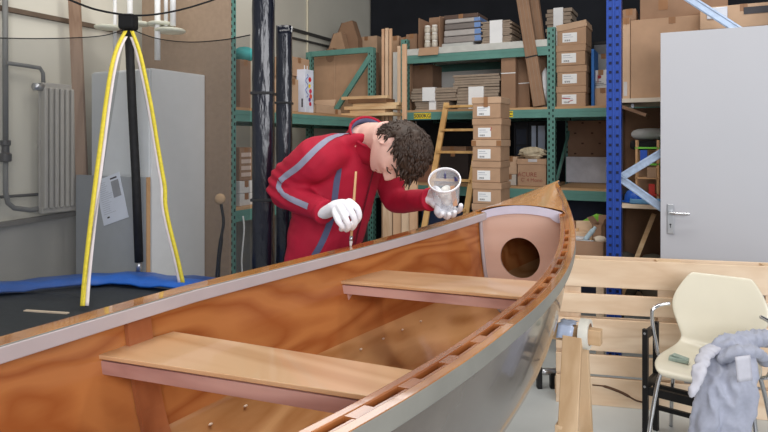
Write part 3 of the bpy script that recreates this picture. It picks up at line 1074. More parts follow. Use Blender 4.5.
def carton(fr, label, px0, px1, py0, py1, v, d, z0=None, m=CARD, m2=None, twist=0.0, lid=0.0, labels=(), tape=None, name='carton', cat='carton', group=None,
           flaps=None, ztop=None, lidtilt=0.0, lidm=None, bev=.004, roll=0.0):
    """a closed cardboard box whose front face spans px0..px1, py0..py1 at depth v of the frame; lid = height of a telescoping lid"""
    u0, u1 = fr.u(px0, v), fr.u(px1, v)
    uc = (u0 + u1) / 2
    if z0 is None: z0 = fr.z(py1, uc, v)
    z1 = ztop if ztop is not None else fr.z(py0, uc, v)
    w, h = u1 - u0, z1 - z0
    r = thing(name, label, cat, tuple(fr.w(uc, v, z0)), fr.a + twist, group)
    if roll: r.rotation_euler = (0, roll, fr.a + twist)
    hb = h - lid * .15 if lid else h
    if flaps:
        # open topped: walls with thickness plus flaps
        b = MB(); t = .006
        b.rng((-w / 2, 0, 0), (w / 2, d, .006))
        b.rng((-w / 2, 0, 0), (w / 2, t, hb)); b.rng((-w / 2, d - t, 0), (w / 2, d, hb))
        b.rng((-w / 2, 0, 0), (-w / 2 + t, d, hb)); b.rng((w / 2 - t, 0, 0), (w / 2, d, hb))
        b.build('body', m, r)
        for side, ang, ln in flaps:
            b = MB()
            ca, sa = math.cos(ang) * ln, math.sin(ang) * ln
            if side == 'f': b.bar((0, 0, hb), (0, -ca, hb + sa), w, .005, up=(0, 0, 1))
            if side == 'b': b.bar((0, d, hb), (0, d + ca, hb + sa), w, .005, up=(0, 0, 1))
            if side == 'l': b.bar((-w / 2, d / 2, hb), (-w / 2 - ca, d / 2, hb + sa), d, .005, up=(0, 0, 1))
            if side == 'r': b.bar((w / 2, d / 2, hb), (w / 2 + ca, d / 2, hb + sa), d, .005, up=(0, 0, 1))
            b.build('flap', m2 or m, r)
    else:
        b = MB().rng((-w / 2, 0, 0), (w / 2, d, hb))
        b.build('body', m, r, bevel=bev)
        if not lid:
            b = MB().rng((-.002, -.0012, h - .05), (.002, -.0002, h)); b.rng((-.025, .0, h + .0002), (.025, d, h + .0012))
            b.rng((-.022, -.0012, h - .045), (.022, -.0002, h + .001))
            b.build('tape', TAPE, r)
    if lid:
        b = MB().rng((-w / 2 - .006, -.006, h - lid), (w / 2 + .006, d + .006, h))
        o = b.build('lid', lidm or m, r, bevel=bev)
        if lidtilt:
            o.rotation_euler = (0, lidtilt, 0)
            o.location.z = abs(math.sin(lidtilt)) * w * .5
            o.location.x = -math.sin(lidtilt) * (h - lid / 2)
    for k, (fx, fz, lw, lh) in enumerate(labels):
        lx, lz, lw, lh = -w / 2 + fx * w, fz * h, lw * w, lh * h
        b = MB().rng((lx - lw / 2, -.0018, lz - lh / 2), (lx + lw / 2, -.0004, lz + lh / 2))
        b.k = 1
        b.rng((lx - lw * .42, -.0024, lz + lh * .22), (lx + lw * .1, -.0017, lz + lh * .30))
        b.rng((lx - lw * .42, -.0024, lz + lh * .02), (lx + lw * .25, -.0017, lz + lh * .07))
        b.k = 2
        for i in range(7):
            xx = lx - lw * .36 + i * lw * .06
            b.rng((xx, -.0024, lz - lh * .40), (xx + lw * (.02 + .02 * (i % 2)), -.0017, lz - lh * .22))
        b.build('label', [PAPER, mat('print_grey', (176, 180, 190), .7), INK], r)
    if tape:
        b = MB().rng((-w / 2 - .007, -.0078, h - lid * .95), (-w / 2 + w * tape, -.0062, h - lid * .1))
        b.rng((w / 2 - w * tape, -.0078, h - lid * .95), (w / 2 + .007, -.0062, h - lid * .1)); b.build('tape', TAPE, r)
    r['_'] = 0; del r['_']
    r_dims[r.name] = (w, d, h)
    return r


r_dims = {}


def ordinal(k): return ['first', 'second', 'third', 'fourth', 'fifth', 'sixth', 'seventh', 'eighth', 'ninth', 'tenth', 'eleventh'][k]


# tall stack in front of the rack, standing on the floor: eleven cartons, six of them show
ST = Frame(*B.w(0, -.75, 0)[:2], ANG_R)
us0, us1 = ST.u(472.5), ST.u(500.5)
zst = ST.z(97.3, us0)
pit = zst / 11
for k in range(11):
    z0 = zst - pit * (k + 1)
    jx = [(0, 0), (.4, .5), (0, -.5), (-.4, .3), (.3, -.2), (0, .4)][k % 6]
    lab = 'brown labelled carton, %s from the top of the tall stack beside the ladder' % ordinal(k) if k else 'brown labelled carton with folded tape, topmost of the tall stack beside the ladder'
    r = carton(ST, lab, 472.5 + jx[0], 500.5 + jx[0], 0, 0, jx[1] * .012, .26, z0=z0, ztop=z0 + pit - .002, lid=pit * .30, labels=[(.42 if k else .40, .34, .46, .44)],
               group='cartons in the tall stack', tape=.14 if k == 2 else None, lidm=CARD3 if k in (0, 2) else CARD)
    if k == 0:
        b = MB().rng((-.02, -.0085, pit * .52), (.014, -.0065, pit * 1.0)); b.build('tape', TAPE, r)
    if k == 1:
        b = MB().box((.035, -.004, pit * .50), (.006, .001, .03), rot=(0, .2, 0)); b.build('red_mark', REDINK, r)

# four labelled cartons on the right bay shelf
zt4 = [20.5, 43, 64, 86, 107]
zz = LA + LT
uc4 = B.u(572, .06)
pit4 = (B.z(24, uc4, .06) - zz) / 4
for k in range(4):
    z0 = zz + pit4 * k
    n = 3 - k
    dx = (0, .5, -.3, .6)[k]
    lab = ['brown labelled carton at the bottom of the shelf stack, red marks on its label', 'brown labelled carton third from the top of the stack on the shelf',
           'brown labelled carton second from the top of the stack on the shelf', 'brown labelled carton with a skewed lid, topmost of the stack on the shelf'][k]
    r = carton(B, lab, 556.5 + dx, 585.5 + dx, 0, 0, .05 + .01 * (k % 2), .30, z0=z0, ztop=z0 + pit4 - .002, lid=pit4 * .32, labels=[(.44, .36, .50, .46)],
               group='labelled cartons on the right shelf', lidtilt=-.13 if k == 3 else 0, lidm=CARD3 if k == 3 else CARD)
    if k == 0:
        b = MB().box((-.04, -.003, pit4 * .40), (.07, .001, .008), rot=(0, .1, 0)); b.box((-.0, -.003, pit4 * .28), (.04, .001, .006), rot=(0, -.3, 0))
        b.build('red_mark', REDINK, r)

# things beside them: blue strip, white case, small white box with a round red mark, low carton
b = MB().rng((-.012, 0, 0), (.012, .25, .50))
o = b.build('blue_strip', mat('blue_panel', (42, 104, 176), .5), loc=tuple(B.w(B.u(592.3, .12), .14, zz)), rot=(0, 0, ANG_R), bevel=.003); tag(o, 'narrow blue panel standing right of the labelled carton stack', 'panel')
r = carton(B, 'long low brown carton under the small white box', 593.5, 612, 88, 107, .20, .30, z0=zz, m=CARD3)
zlow = zz + r_dims[r.name][2]
r = carton(B, 'small white box with a reddish round mark beside the blue upright', 594.5, 607, 70, 86.5, .22, .22, z0=zlow + .001, m=mat('white_card', (206, 204, 202), .6), name='white_box', cat='box')
w, d, h = r_dims[r.name]
b = MB(); Mx = Matrix.Translation((-.010, -.002, h * .62)) @ Matrix.Rotation(PI / 2, 4, 'X')
b.lathe([(.006, -.0008), (.015, -.0008), (.015, .0008), (.006, .0008)], 20, Mx); b.rng((-.026, -.003, h * .30), (-.019, -.001, h * .72))
b.build('round_mark', mat('maroon', (150, 48, 52), .6), r)
b = MB()
for i in range(3): b.rng((-.045, -.002, h * (.16 + .09 * i)), (.045 - .02 * i, -.001, h * (.19 + .09 * i)))
b.build('print_lines', INK, r)
r = carton(B, 'grey plastic case standing upright behind the blue panel', 595, 612, 38, 70, .50, .25, z0=zz, m=mat('grey_case', (150, 152, 154), .5), name='storage_case', cat='case', ztop=zz + .50)
r = carton(B, 'clear plastic tub with dark lid on top of the grey case', 594, 612, 24, 38, .52, .2, z0=zz + .501, ztop=zz + .62, m=mat('clear_tub', (110, 112, 116), .3), lid=.03, lidm=BLACK, name='storage_tub', cat='tub')


def bundle(fr, label, px0, px1, py0, py1, v, d, z0=None, n=8, m=CARDG, band=(.45, .65), group='bundles of flat cartons', ztop=None, vertical=False, name='carton_bundle'):
    u0, u1 = fr.u(px0, v), fr.u(px1, v); uc = (u0 + u1) / 2
    if z0 is None: z0 = fr.z(py1, uc, v)
    z1 = ztop if ztop is not None else fr.z(py0, uc, v)
    w, h = u1 - u0, z1 - z0
    r = thing(name, label, 'bundle', tuple(fr.w(uc, v, z0)), fr.a, group)
    b = MB()
    for i in range(n):
        j, j2 = rnq.uniform(-.010, .010), rnq.uniform(0, .016)
        if vertical:
            b.rng((-w / 2 + w * i / n, j2, 0), (-w / 2 + w * (i + .86) / n, d, h + j))
        else:
            b.rng((-w / 2 + j, j2, h * i / n), (w / 2 + j, d, h * (i + .86) / n))
    b.build('flat_cartons', m, r)
    if band and not vertical:
        b = MB().rng((-w / 2 + w * band[0], -.003, .0), (-w / 2 + w * band[1], d, h + .003))
        b.build('paper_band', PAPER, r)
    r_dims[r.name] = (w, d, h)
    return r


zA = LA + LT + .001
zB = LB + .063
# middle shelf, left bay
WB = mat('white_backboard', (228, 226, 220), .7, var=.03)
a, c = B.u(412, .8), B.u(503, .8)
b = MB().rng((a, .795, zA), (c, .81, LB - .08)); o = b.build('white_board', WB, loc=(B.x, B.y, 0), rot=(0, 0, ANG_R)); tag(o, 'white board standing at the back of the middle shelf', 'board')
r = carton(B, 'plain brown carton at the left end of the middle shelf', 411, 432.5, 65, 86, .46, .26, ztop=None, z0=zA + .2, m=CARD2)
w, d, h = r_dims[r.name]
r = carton(B, 'flat brown carton lying under the plain brown carton', 409, 433, 88, 107, .42, .34, z0=zA, ztop=zA + .198, m=CARD2)
r1 = bundle(B, 'grey carton bundle at the left of the middle shelf, lower one', 415, 449, 100, 107, .06, .33, z0=zA, n=4, ztop=zA + .085, band=(.42, .62))
r2 = bundle(B, 'grey carton bundle with white band, upper left on the middle shelf', 411, 456, 85, 99, .04, .36, z0=zA + .087, n=5, ztop=zA + .215, band=(.26, .54))
r3 = bundle(B, 'grey carton bundle with white band, lower right on the middle shelf', 457, 499, 85, 107, .06, .36, z0=zA, n=7, ztop=zA + .205, band=(.28, .64))
r4 = bundle(B, 'grey carton bundle without band, topmost at the middle shelf', 453, 499, 71, 84, .05, .36, z0=zA + .207, n=5, ztop=zA + .325, band=None)
# tall flat cartons standing at the right end of the bay
r = carton(B, 'tall brown flat carton standing beside the bundles', 501, 515.5, 45.5, 107, .03, .10, z0=zA, m=CARD2)
w, d, h = r_dims[r.name]; b = MB().rng((-w / 2 - .001, -.002, h * .55), (w / 2 + .001, 0, h * .565)); b.build('strap', PAPER, r)
r = carton(B, 'shorter brown flat carton leaning behind the tall leaning pack', 513.5, 530, 47, 107, .16, .10, z0=zA, m=CARD2, roll=-.03)
w, d, h = r_dims[r.name]; b = MB().rng((-w / 2 - .001, -.002, h * .40), (w / 2 + .001, 0, h * .415)); b.build('strap', PAPER, r)


def leaning(fr, label, pb, pt, wpx, v, d, m, name, cat, zb, strap=None):
    """a long flat pack leaning sideways: from bottom centre pixel pb to top centre pixel pt"""
    ub, ut = fr.u(pb[0], v), fr.u(pt[0], v)
    zt = fr.z(pt[1], ut, v)
    wd = wpx / FP * 5.5
    r = thing(name, label, cat, tuple(fr.w(ub, v, zb)), fr.a)
    a = math.atan2(ut - ub, zt - zb); ln = math.hypot(ut - ub, zt - zb)
    lift = abs(math.sin(a)) * wd / 2
    M = Matrix.Translation((0, 0, lift)) @ Matrix.Rotation(a, 4, 'Y')
    b = MB().rng((-wd / 2, 0, 0), (wd / 2, d, ln), M); b.build('pack', m, r, bevel=.004)
    b = MB()
    for i in range(3): b.rng((-wd / 2 + wd * (.2 + .3 * i) - .001, -.0015, 0.01), (-wd / 2 + wd * (.2 + .3 * i) + .001, .001, ln - .01), M)
    b.build('sheet_edges', CARDG, r)
    if strap:
        b = MB().rng((-wd / 2 - .002, -.003, ln * strap), (wd / 2 + .002, d + .002, ln * strap + .012), M); b.build('strap', BLACK, r)
    return r


leaning(B, 'long brown flat pack leaning left with a black strap, reaching the top edge', (539, 107), (520, -14), 12, -.02, .07, CARD2, 'flat_pack', 'pack', zA, strap=.40)
leaning(B, 'long dark brown flat pack leaning behind the strapped one', (546, 107), (531, -4), 13, .16, .07, CARD2, 'flat_pack', 'pack', zA)
# white sack between flat packs and the green upright
b = MB()
rows = []
for i in range(9):
    z = i / 8
    rr = .05 * (math.sin(PI * min(1, z * .9 + .1))) ** .6
    rows.append([Vector((rr * math.cos(2 * PI * k / 12) * (1 + .12 * math.sin(3 * k + i)), .10 * math.sin(2 * PI * k / 12) * (rr / .05), z * .36)) for k in range(12)])
b.loft(rows, True, True)
o = b.build('white_sack', mat('white_sack', (206, 206, 208), .7), loc=tuple(B.w(B.u(545.5, .12), .12, zA)), rot=(0, 0, ANG_R), smooth=True); tag(o, 'slim white sack squeezed beside the green upright', 'sack')

# top shelf
r = carton(B, 'open brown box of glass jars on the top shelf', 418.5, 440, 17, 47, .0, .26, z0=zB, m=CARD2, m2=CARD2, name='open_box', cat='box',
           flaps=(('b', 1.35, .05),))
w, d, h = r_dims[r.name]
# its front wall is folded down
for ch in list(r.children):
    if ch.name.startswith('body'):
        bm = MB(); t = .006
        bm.rng((-w / 2, 0, 0), (w / 2, d, t)); bm.rng((-w / 2, d - t, 0), (w / 2, d, h)); bm.rng((-w / 2, 0, 0), (-w / 2 + t, d, h)); bm.rng((w / 2 - t, 0, 0), (w / 2, d, h))
        bpy.data.objects.remove(ch); bm.build('body', CARD2, r)
b = MB().bar((0, -.006, .0), (0, -.03, -.075), w * .92, .005, up=(0, -1, 0)); b.build('flap', CARD, r)
JAR = mat('jar_glass', (198, 190, 176), .2, spec=.6); JLID = mat('jar_lid', (226, 222, 214), .4)
for i in range(2):
    for j in range(3):
        x, z = -.05 + .075 * i + .012, .008 + .072 * j
        q = thing('jar', 'glass jar in the open box, %s, %s column' % (('bottom row', 'middle row', 'top row')[j], ('left', 'right')[i]), 'jar', tuple(Matrix.LocRotScale(r.location, r.rotation_euler, (1, 1, 1)) @ Vector((x, .05, z))), ANG_R, 'jars in the open box')
        b = MB().lathe([(.026, 0), (.031, .006), (.031, .042), (.024, .052)], 14); b.build('glass', JAR, q, smooth=True, auto=40)
        b = MB().lathe([(.026, .052), (.027, .054), (.027, .066), (.024, .070)], 14); b.build('lid', JLID, q, smooth=True, auto=40)
zi = zB + .02
b = MB().rng((-.17, 0, 0), (.17, .4, .035)); o = b.build('white_tray', mat('white_tray', (188, 188, 184), .6), loc=tuple(B.w(B.u(456, .05), .05, zB)), rot=(0, 0, ANG_R), bevel=.003); tag(o, 'thin white slab under the plastic packs on the top shelf', 'slab')
PLS = [mat('plastic_sheet_a', (150, 142, 138), .3, spec=.7, bump=.3), mat('plastic_sheet_b', (178, 172, 168), .25, spec=.7, bump=.3), mat('plastic_sheet_c', (120, 112, 108), .3, spec=.7, bump=.3)]
zz_ = zB + .036
tops = [('lowest', .065, 0), ('second from the bottom', .06, 1), ('third from the bottom', .06, 2), ('uppermost', .045, 1)]
for k, (nm, h, mi) in enumerate(tops):
    u0, u1 = B.u(443.5 + k * .4, .04), B.u(481 - k * .3, .04); w = u1 - u0
    r = thing('plastic_pack', 'film-wrapped flat pack on the top shelf, %s in the pile' % nm, 'pack', tuple(B.w((u0 + u1) / 2, .04, zz_)), ANG_R, 'film-wrapped packs')
    b = MB().rng((-w / 2, 0, 0), (w / 2, .36, h - .004)); b.build('pack', PLS[mi], r, bevel=.010)
    b = MB().rng((w / 2 - w * .17, -.001, .004), (w / 2 + .001, .2, h - .008)); b.build('blue_end', mat('blue_film', (110, 140, 190), .3, spec=.6), r, bevel=.004)
    zz_ += h
r = carton(B, 'flat dark carton lying on top of the film-wrapped packs', 444, 478, 15, 20, .06, .3, z0=zz_ + .001, ztop=zz_ + .038, m=mat('dark_card', (96, 76, 66), .7))
b = MB().lathe([(.10, 0), (.098, .012), (.08, .030), (.045, .044), (.01, .048)], 22); o = b.build('pale_dome', mat('pale_dome', (158, 150, 134), .6), loc=tuple(B.w(B.u(439, .22), .36, B.z(17, B.u(439, .22), .22))), smooth=True)
o.location.z = zB + .28
tag(o, 'pale shallow dome lid lying behind the open jar box', 'lid')
# support for the dome: a plain carton behind the open box
r = carton(B, 'dark carton behind the open jar box on the top shelf', 419, 446, 18, 46, .285, .22, z0=zB, ztop=zB + .278, m=CARD2)
r = bundle(B, 'grey carton bundle with a broad white band at the top shelf', 481.5, 510.5, 20.5, 46, .03, .34, z0=zB, n=12, ztop=B.z(20.5, B.u(496, .03), .03), band=(.29, .72))
r = carton(B, 'low dark carton left of the jar box on the top shelf', 406, 417, 34, 46, .10, .25, z0=zB, m=CARD2)
# stack with white band behind the leaning packs
r = bundle(B, 'tall carton bundle with white band above the green upright', 546, 571, -30, 44, .42, .32, z0=zA, n=26, ztop=2.75, band=(.30, .68))

# ------------------------------------------------------------------ below the middle shelf
zC = LC + LT + .001
FRD = mat('dark_frame', (24, 26, 32), .5)
PB = mat('painted_light_pane', (190, 206, 228), .25, spec=.6)  # outside light on the panes is put into their pale colour
a, c = B.u(513, .55), B.u(548, .55); w = c - a
r = thing('glazed_cabinet', 'black framed cabinet with pale blue panes coloured as if lit behind the box with red writing', 'cabinet', tuple(B.w((a + c) / 2, .55, zC)), ANG_R)
b = MB().rng((-w / 2, .03, 0), (w / 2, .28, LA - .09 - zC)); b.build('carcass', FRD, r)
H_ = LA - .10 - zC
for i, (x0, x1, z0, z1, mm) in enumerate(((-.42, -.12, .30, .60, 0), (-.42, -.12, .64, .9, 0), (.02, .16, .40, .95, 1), (.20, .40, .45, .95, 1))):
    b = MB().rng((x0 * w, .022, z0 * H_), (x1 * w, .028, z1 * H_)); b.build('pane', PB if mm else mat('dark_pane', (40, 46, 60), .25), r)
for x in (-.46, -.1, .18, .44):
    b = MB().rng((x * w - .008, .012, 0), (x * w + .008, .03, H_)); b.build('frame_bar', FRD, r)
r = carton(B, 'brown carton with red handwriting and an open flap on the lower shelf', 517.5, 546, 159, 192, .06, .36, z0=zC, m=CARD, lid=.05)
w, d, h = r_dims[r.name]
text_part('handwriting', 'ACURE', .055, Matrix.Translation((-.04, -.003, h * .42)) @ Matrix.Rotation(PI / 2, 4, 'X'), mat('faded_red_ink', (150, 84, 70), .7), r)
text_part('handwriting', "C' 4 Mono", .045, Matrix.Translation((.0, -.003, h * .22)) @ Matrix.Rotation(PI / 2, 4, 'X'), mat('faded_red_ink', (150, 84, 70), .7), r)
b = MB().rng((-.03, -.008, h - .005), (.05, .0, h - .0)); b.rng((-.03, -.0085, h - .026), (.05, -.0065, h - .004)); b.build('tape', mat('clear_tape', (190, 186, 186), .3), r)
ztopbox = zC + h
# crumpled packing paper on it
b = MB(); rows = []
rn = random.Random(8)
for i in range(15):
    row = []
    for k in range(18):
        a_ = 2 * PI * k / 18; th = PI * (i + .01) / 14.02
        rr = 1 + rn.uniform(-.18, .14)
        row.append(Vector((.125 * math.sin(th) * math.cos(a_) * rr, .07 * math.sin(th) * math.sin(a_) * rr, max(0, .05 - .055 * math.cos(th) * rr))))
    rows.append(row)
b.loft(rows, True, True)
o = b.build('crumpled_paper', mat('packing_paper', (190, 176, 150), .8, var=.12, scale=40), loc=tuple(B.w(B.u(532, .12), .14, ztopbox)), rot=(0, 0, ANG_R)); tag(o, 'crumpled packing paper on top of the carton with red writing', 'paper')
r = carton(B, 'small plain carton between the tall stack and the carton with writing', 504, 517, 157, 192, .10, .25, z0=zC + .10, m=CARD3, ztop=zC + .26)
r = carton(B, 'pale low box under the small plain carton', 503, 516, 175, 192, .08, .27, z0=zC, ztop=zC + .098, m=mat('pale_box', (186, 178, 168), .7))
# pegboard and white panel at the back of the right bay
a, c = B.u(568, .82), B.u(640, .82)
b = MB(); b.rng((a, .815, zC), (c, .828, LA - .08)); b.k = 1
for i in range(6):
    for j in range(4):
        x = a + .07 + i * .16 + (.07 if j % 2 else 0); z = zC + .28 + j * .10
        b.box((x, .814, z), (.022, .003, .014))
o = b.build('dimpled_board', [mat('brown_panel', (150, 118, 96), .75, var=.08), mat('panel_dimple', (86, 64, 52), .8)], loc=(B.x, B.y, 0), rot=(0, 0, ANG_R)); tag(o, 'brown dimpled panel at the back of the right bay', 'panel')
a, c = B.u(566, .78), B.u(640, .78)
b = MB().rng((a, .785, zC), (c, .80, B.z(157, B.u(590, .78), .78)))
o = b.build('low_board', mat('lilac_white_panel', (226, 226, 234), .6), loc=(B.x, B.y, 0), rot=(0, 0, ANG_R)); tag(o, 'low white panel standing before the brown panel', 'panel')
a, c = B.u(560, .5), B.u(640, .5)
b = MB().rng((a, .50, 0), (c, .52, LC - .10))
o = b.build('navy_board', mat('navy_panel', (46, 52, 74), .6), loc=(B.x, B.y, 0), rot=(0, 0, ANG_R)); tag(o, 'dark navy panel under the lower right shelf', 'panel')
# lower left bay
r = carton(B, 'reddish brown carton behind the ladder', 418, 437, 165, 190, .15, .3, z0=zC, m=mat('reddish_card', (146, 104, 84), .75))
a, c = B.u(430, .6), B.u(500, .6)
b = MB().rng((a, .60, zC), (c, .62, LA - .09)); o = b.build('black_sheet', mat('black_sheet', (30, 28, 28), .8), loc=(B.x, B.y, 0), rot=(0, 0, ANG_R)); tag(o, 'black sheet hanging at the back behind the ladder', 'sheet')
b = MB().bar(B.p(441, 178, .3) - B.p(441, 178, .3), B.p(470, 150, .3) - B.p(441, 178, .3), .03, .012)
o = b.build('wooden_lath', PLK, loc=tuple(B.p(441, 178, .3))); o.location.z = zC + .012; tag(o, 'thin brown slat slanting behind the ladder', 'slat')
r = carton(B, 'brown open tray carton on the lower shelf behind the ladder', 438, 466, 152, 156, .25, .3, z0=zC + .30, ztop=zC + .35, m=CARD2)
r = carton(B, 'dark crate carrying the tray carton behind the ladder', 438, 468, 156, 190, .24, .32, z0=zC, ztop=zC + .298, m=mat('dark_crate', (50, 42, 40), .8), name='crate', cat='crate')
a, c = B.u(424, -.2), B.u(472, -.2)
b = MB().rng((a, -.25, 0), (c, -.16, B.z(205, B.u(450, -.2), -.2)))
o = b.build('navy_chest', mat('navy_chest', (40, 52, 80), .5), loc=(B.x, B.y, 0), rot=(0, 0, ANG_R)); tag(o, 'dark blue flat chest on the floor behind the ladder', 'chest')

# ladder leaning on the rack
LF = Frame(*B.w(0, -.42, 0)[:2], ANG_R)
lt, lb = LF.u(445.5, .30), LF.u(424.5, -.10)
WL = wood('ladder_wood', (214, 172, 112), (190, 144, 86), 'z', 6, .55, 0, 4, 60)
top = LF.w(lt, .33, LF.z(103, lt, .33)); low = LF.w(lb, -.10, LF.z(226, lb, -.10))
dirl = (low - top); k_ = (top.z - 0) / (top.z - low.z)
foot = top + dirl * k_
lad = thing('ladder', 'wooden ladder leaning on the rack left of the tall carton stack', 'ladder', tuple(foot), ANG_R)
Ri = Matrix.Rotation(-ANG_R, 3, 'Z')
lt_ = Ri @ (top - foot)
wid = .36
sidev = Vector((wid, 0, 0))
lean = Vector((0, 0, 0))
for s_ in (0, 1):
    b = MB().bar(sidev * s_, lt_ * 1.0 + sidev * s_, .05, .028, up=(0, 1, 0)); b.build('rail', WL, lad, bevel=.003)
for py in (106, 130, 152, 179, 206, 236, 268):
    f_ = (top.z - (CH - (py - HY) / FP * (top.y * .6 + low.y * .4))) / top.z
    c = lt_ * (1 - f_)
    if f_ > .97: continue
    b = MB().bar(c, c + sidev, .075, .022, up=(0, 0, 1)); b.build('rung', WL, lad, bevel=.002)

# ------------------------------------------------------------------ on the left rack
zL = LZ + LT + .001
r = carton(LR, 'upper brown carton with two small marks at the near end of the left rack', 289, 309.5, 53, 72, .10, .34, z0=None, m=CARD, ztop=None)
r.location.z = zL + .30
w, d, h = r_dims[r.name]
b = MB().rng((w * .22, -.002, h * .35), (w * .26, -.0005, h * .65)); b.rng((w * .36, -.002, h * .35), (w * .40, -.0005, h * .65)); b.build('label', PAPER, r)
r = carton(LR, 'brown carton carrying the upper carton on the left rack', 288, 311, 72, 113, .12, .33, z0=zL, ztop=zL + .299, m=CARD)
WC = mat('white_printed_card', (214, 218, 230), .5)
u0, u1 = LR.u(297, .02), LR.u(314, .02)
# white printed box: narrow end faces the viewer
wb = thing('printed_box', 'white box with coloured fruit dots and a blue script on the left rack', 'box', tuple(LR.w(LR.u(305, .02), .02, zL)), ANG_L)
hb = LR.z(69, LR.u(305, .02), .02) - zL
wl_ = LR.u(314, .02) - LR.u(305.5, .02)
b = MB().rng((0, 0, 0), (wl_, .085, hb)); b.build('body', WC, wb, bevel=.002)
dots = [((212, 40, 44), .56, .77, .021), ((240, 206, 50), .52, .62, .017), ((214, 60, 90), .62, .50, .020), ((226, 90, 60), .66, .38, .020), ((110, 60, 140), .52, .30, .017), ((200, 40, 60), .6, .20, .017)]
for i, (c, fx, fz, rr) in enumerate(dots):
    b = MB().lathe([(rr, -.0006), (rr, .0006)], 16, Matrix.Translation((wl_ * fx, -.001, hb * fz)) @ Matrix.Rotation(PI / 2, 4, 'X'))
    b.build('fruit_dot', mat('fruit_dot_%d' % i, c, .5), wb)
b = MB().tube(smooth_path([(wl_ * .2 + (.02 * math.sin(i * 1.7)), -.002, hb * (.35 + .06 * i)) for i in range(10)], 4), .003, 5); b.build('script', mat('blue_script', (92, 110, 180), .5), wb)
# end face toward the viewer (u = 0 side): a black symbol
b = MB().rng((-.0015, .02, hb * .12), (-.0002, .035, hb * .32)); b.build('symbol', INK, wb)
r = carton(LR, 'brown open carton at the very front of the left rack', 288.5, 298.5, 79, 113, -.0, .2, z0=zL, m=CARD3)
r = carton(LR, 'cut open low brown carton beside the printed white box', 316, 334, 103, 113, .02, .22, z0=zL, ztop=zL + .075, m=CARD3, flaps=(('l', .5, .08), ('r', 1.0, .07), ('b', 1.2, .06)))
r = carton(LR, 'low flat carton scrap left of the timber pile', 332, 341, 105, 116, .05, .15, z0=zL, ztop=zL + .05, m=CARD3)
# large carton with half-round cut, standing across the rack
CF = Frame(*LR.w(UE + .10, 0, 0)[:2], ANG_R)       # plane across the rack: u to the right, front to the viewer
ua, ub = CF.u(314, 0), CF.u(374, 0)
h_ = CF.z(54, (ua + ub) / 2, 0) - zL
r = thing('large_carton', 'large brown carton with a half-round cut in its top edge', 'carton', tuple(CF.w((ua + ub) / 2, 0, zL)), ANG_R)
w = ub - ua
xc = CF.u(330, 0) - (ua + ub) / 2; rc = .052
poly = [(-w / 2, 0), (w / 2, 0), (w / 2, h_)] + [(xc + rc * math.cos(a_), h_ - .0 - rc * 1.5 * abs(math.sin(a_)) ** .8) for a_ in [PI * i / 12 for i in range(13)]] + [(-w / 2, h_)]
b = MB().prism(poly, -.006, 0, Matrix.Rotation(PI / 2, 4, 'X')); b.build('front_wall', CARD, r)
b = MB().rng((-w / 2, .006, 0), (-w / 2 + .006, .1, h_)); b.rng((w / 2 - .006, .006, 0), (w / 2, .1, h_)); b.rng((-w / 2, .1, 0), (w / 2, .106, h_)); b.rng((-w / 2, .0, 0), (w / 2, .1, .006)); b.build('body', CARD2, r)
b = MB().rng((-.1, -.008, 0.0), (-.094, -.0062, h_ * .98)); b.build('crease', CARD3, r)
# slanted cartons behind, three nested tops
for k, (px0, px1, py0, py1, rl, lab) in enumerate(((302, 336, 48, 80, -.35, 'lowest of the slanted brown cartons behind the green end frame'), (310, 345, 32, 62, -.38, 'middle one of the slanted brown cartons behind the green end frame'),
                                                   (325, 358, 21, 50, -.40, 'topmost slanted brown carton behind the green end frame'))):
    v = .12 + .11 * k
    uu0, uu1 = max(CF.u(px0, v), -.78), CF.u(px1, v); zc0 = CF.z(py1, (uu0 + uu1) / 2, v); zc1 = CF.z(py0, (uu0 + uu1) / 2, v)
    q = thing('slanted_carton', lab, 'carton', tuple(CF.w((uu0 + uu1) / 2, v, zL + .02)), ANG_R, 'slanted cartons')
    ww = (uu1 - uu0)
    M = Matrix.Translation((0, 0, zc1 - zL - .02)) @ Matrix.Rotation(rl, 4, 'Y')
    b = MB()
    t = zc1 - zL - .02
    # body: a box with a slanted roof
    b.prism([(-ww / 2, 0), (ww / 2, 0), (ww / 2, t * .80), (ww * .28, t), (-ww * .10, t * .98), (-ww / 2, t * .72)], -.10, 0, Matrix.Rotation(PI / 2, 4, 'X'))
    b.build('body', CARD2 if k != 1 else CARD, q, bevel=.003)
    b = MB(); b.bar((-ww / 2 + .0, .05, t * .72), (-ww * .10, .05, t * .985), .10, .008); b.build('flap', mat('dark_card', (96, 76, 66), .7), q)
r = carton(CF, 'brown carton resting high behind the large carton, right side', 355.5, 377, 36.5, 54, .46, .2, z0=zL, m=CARD3)
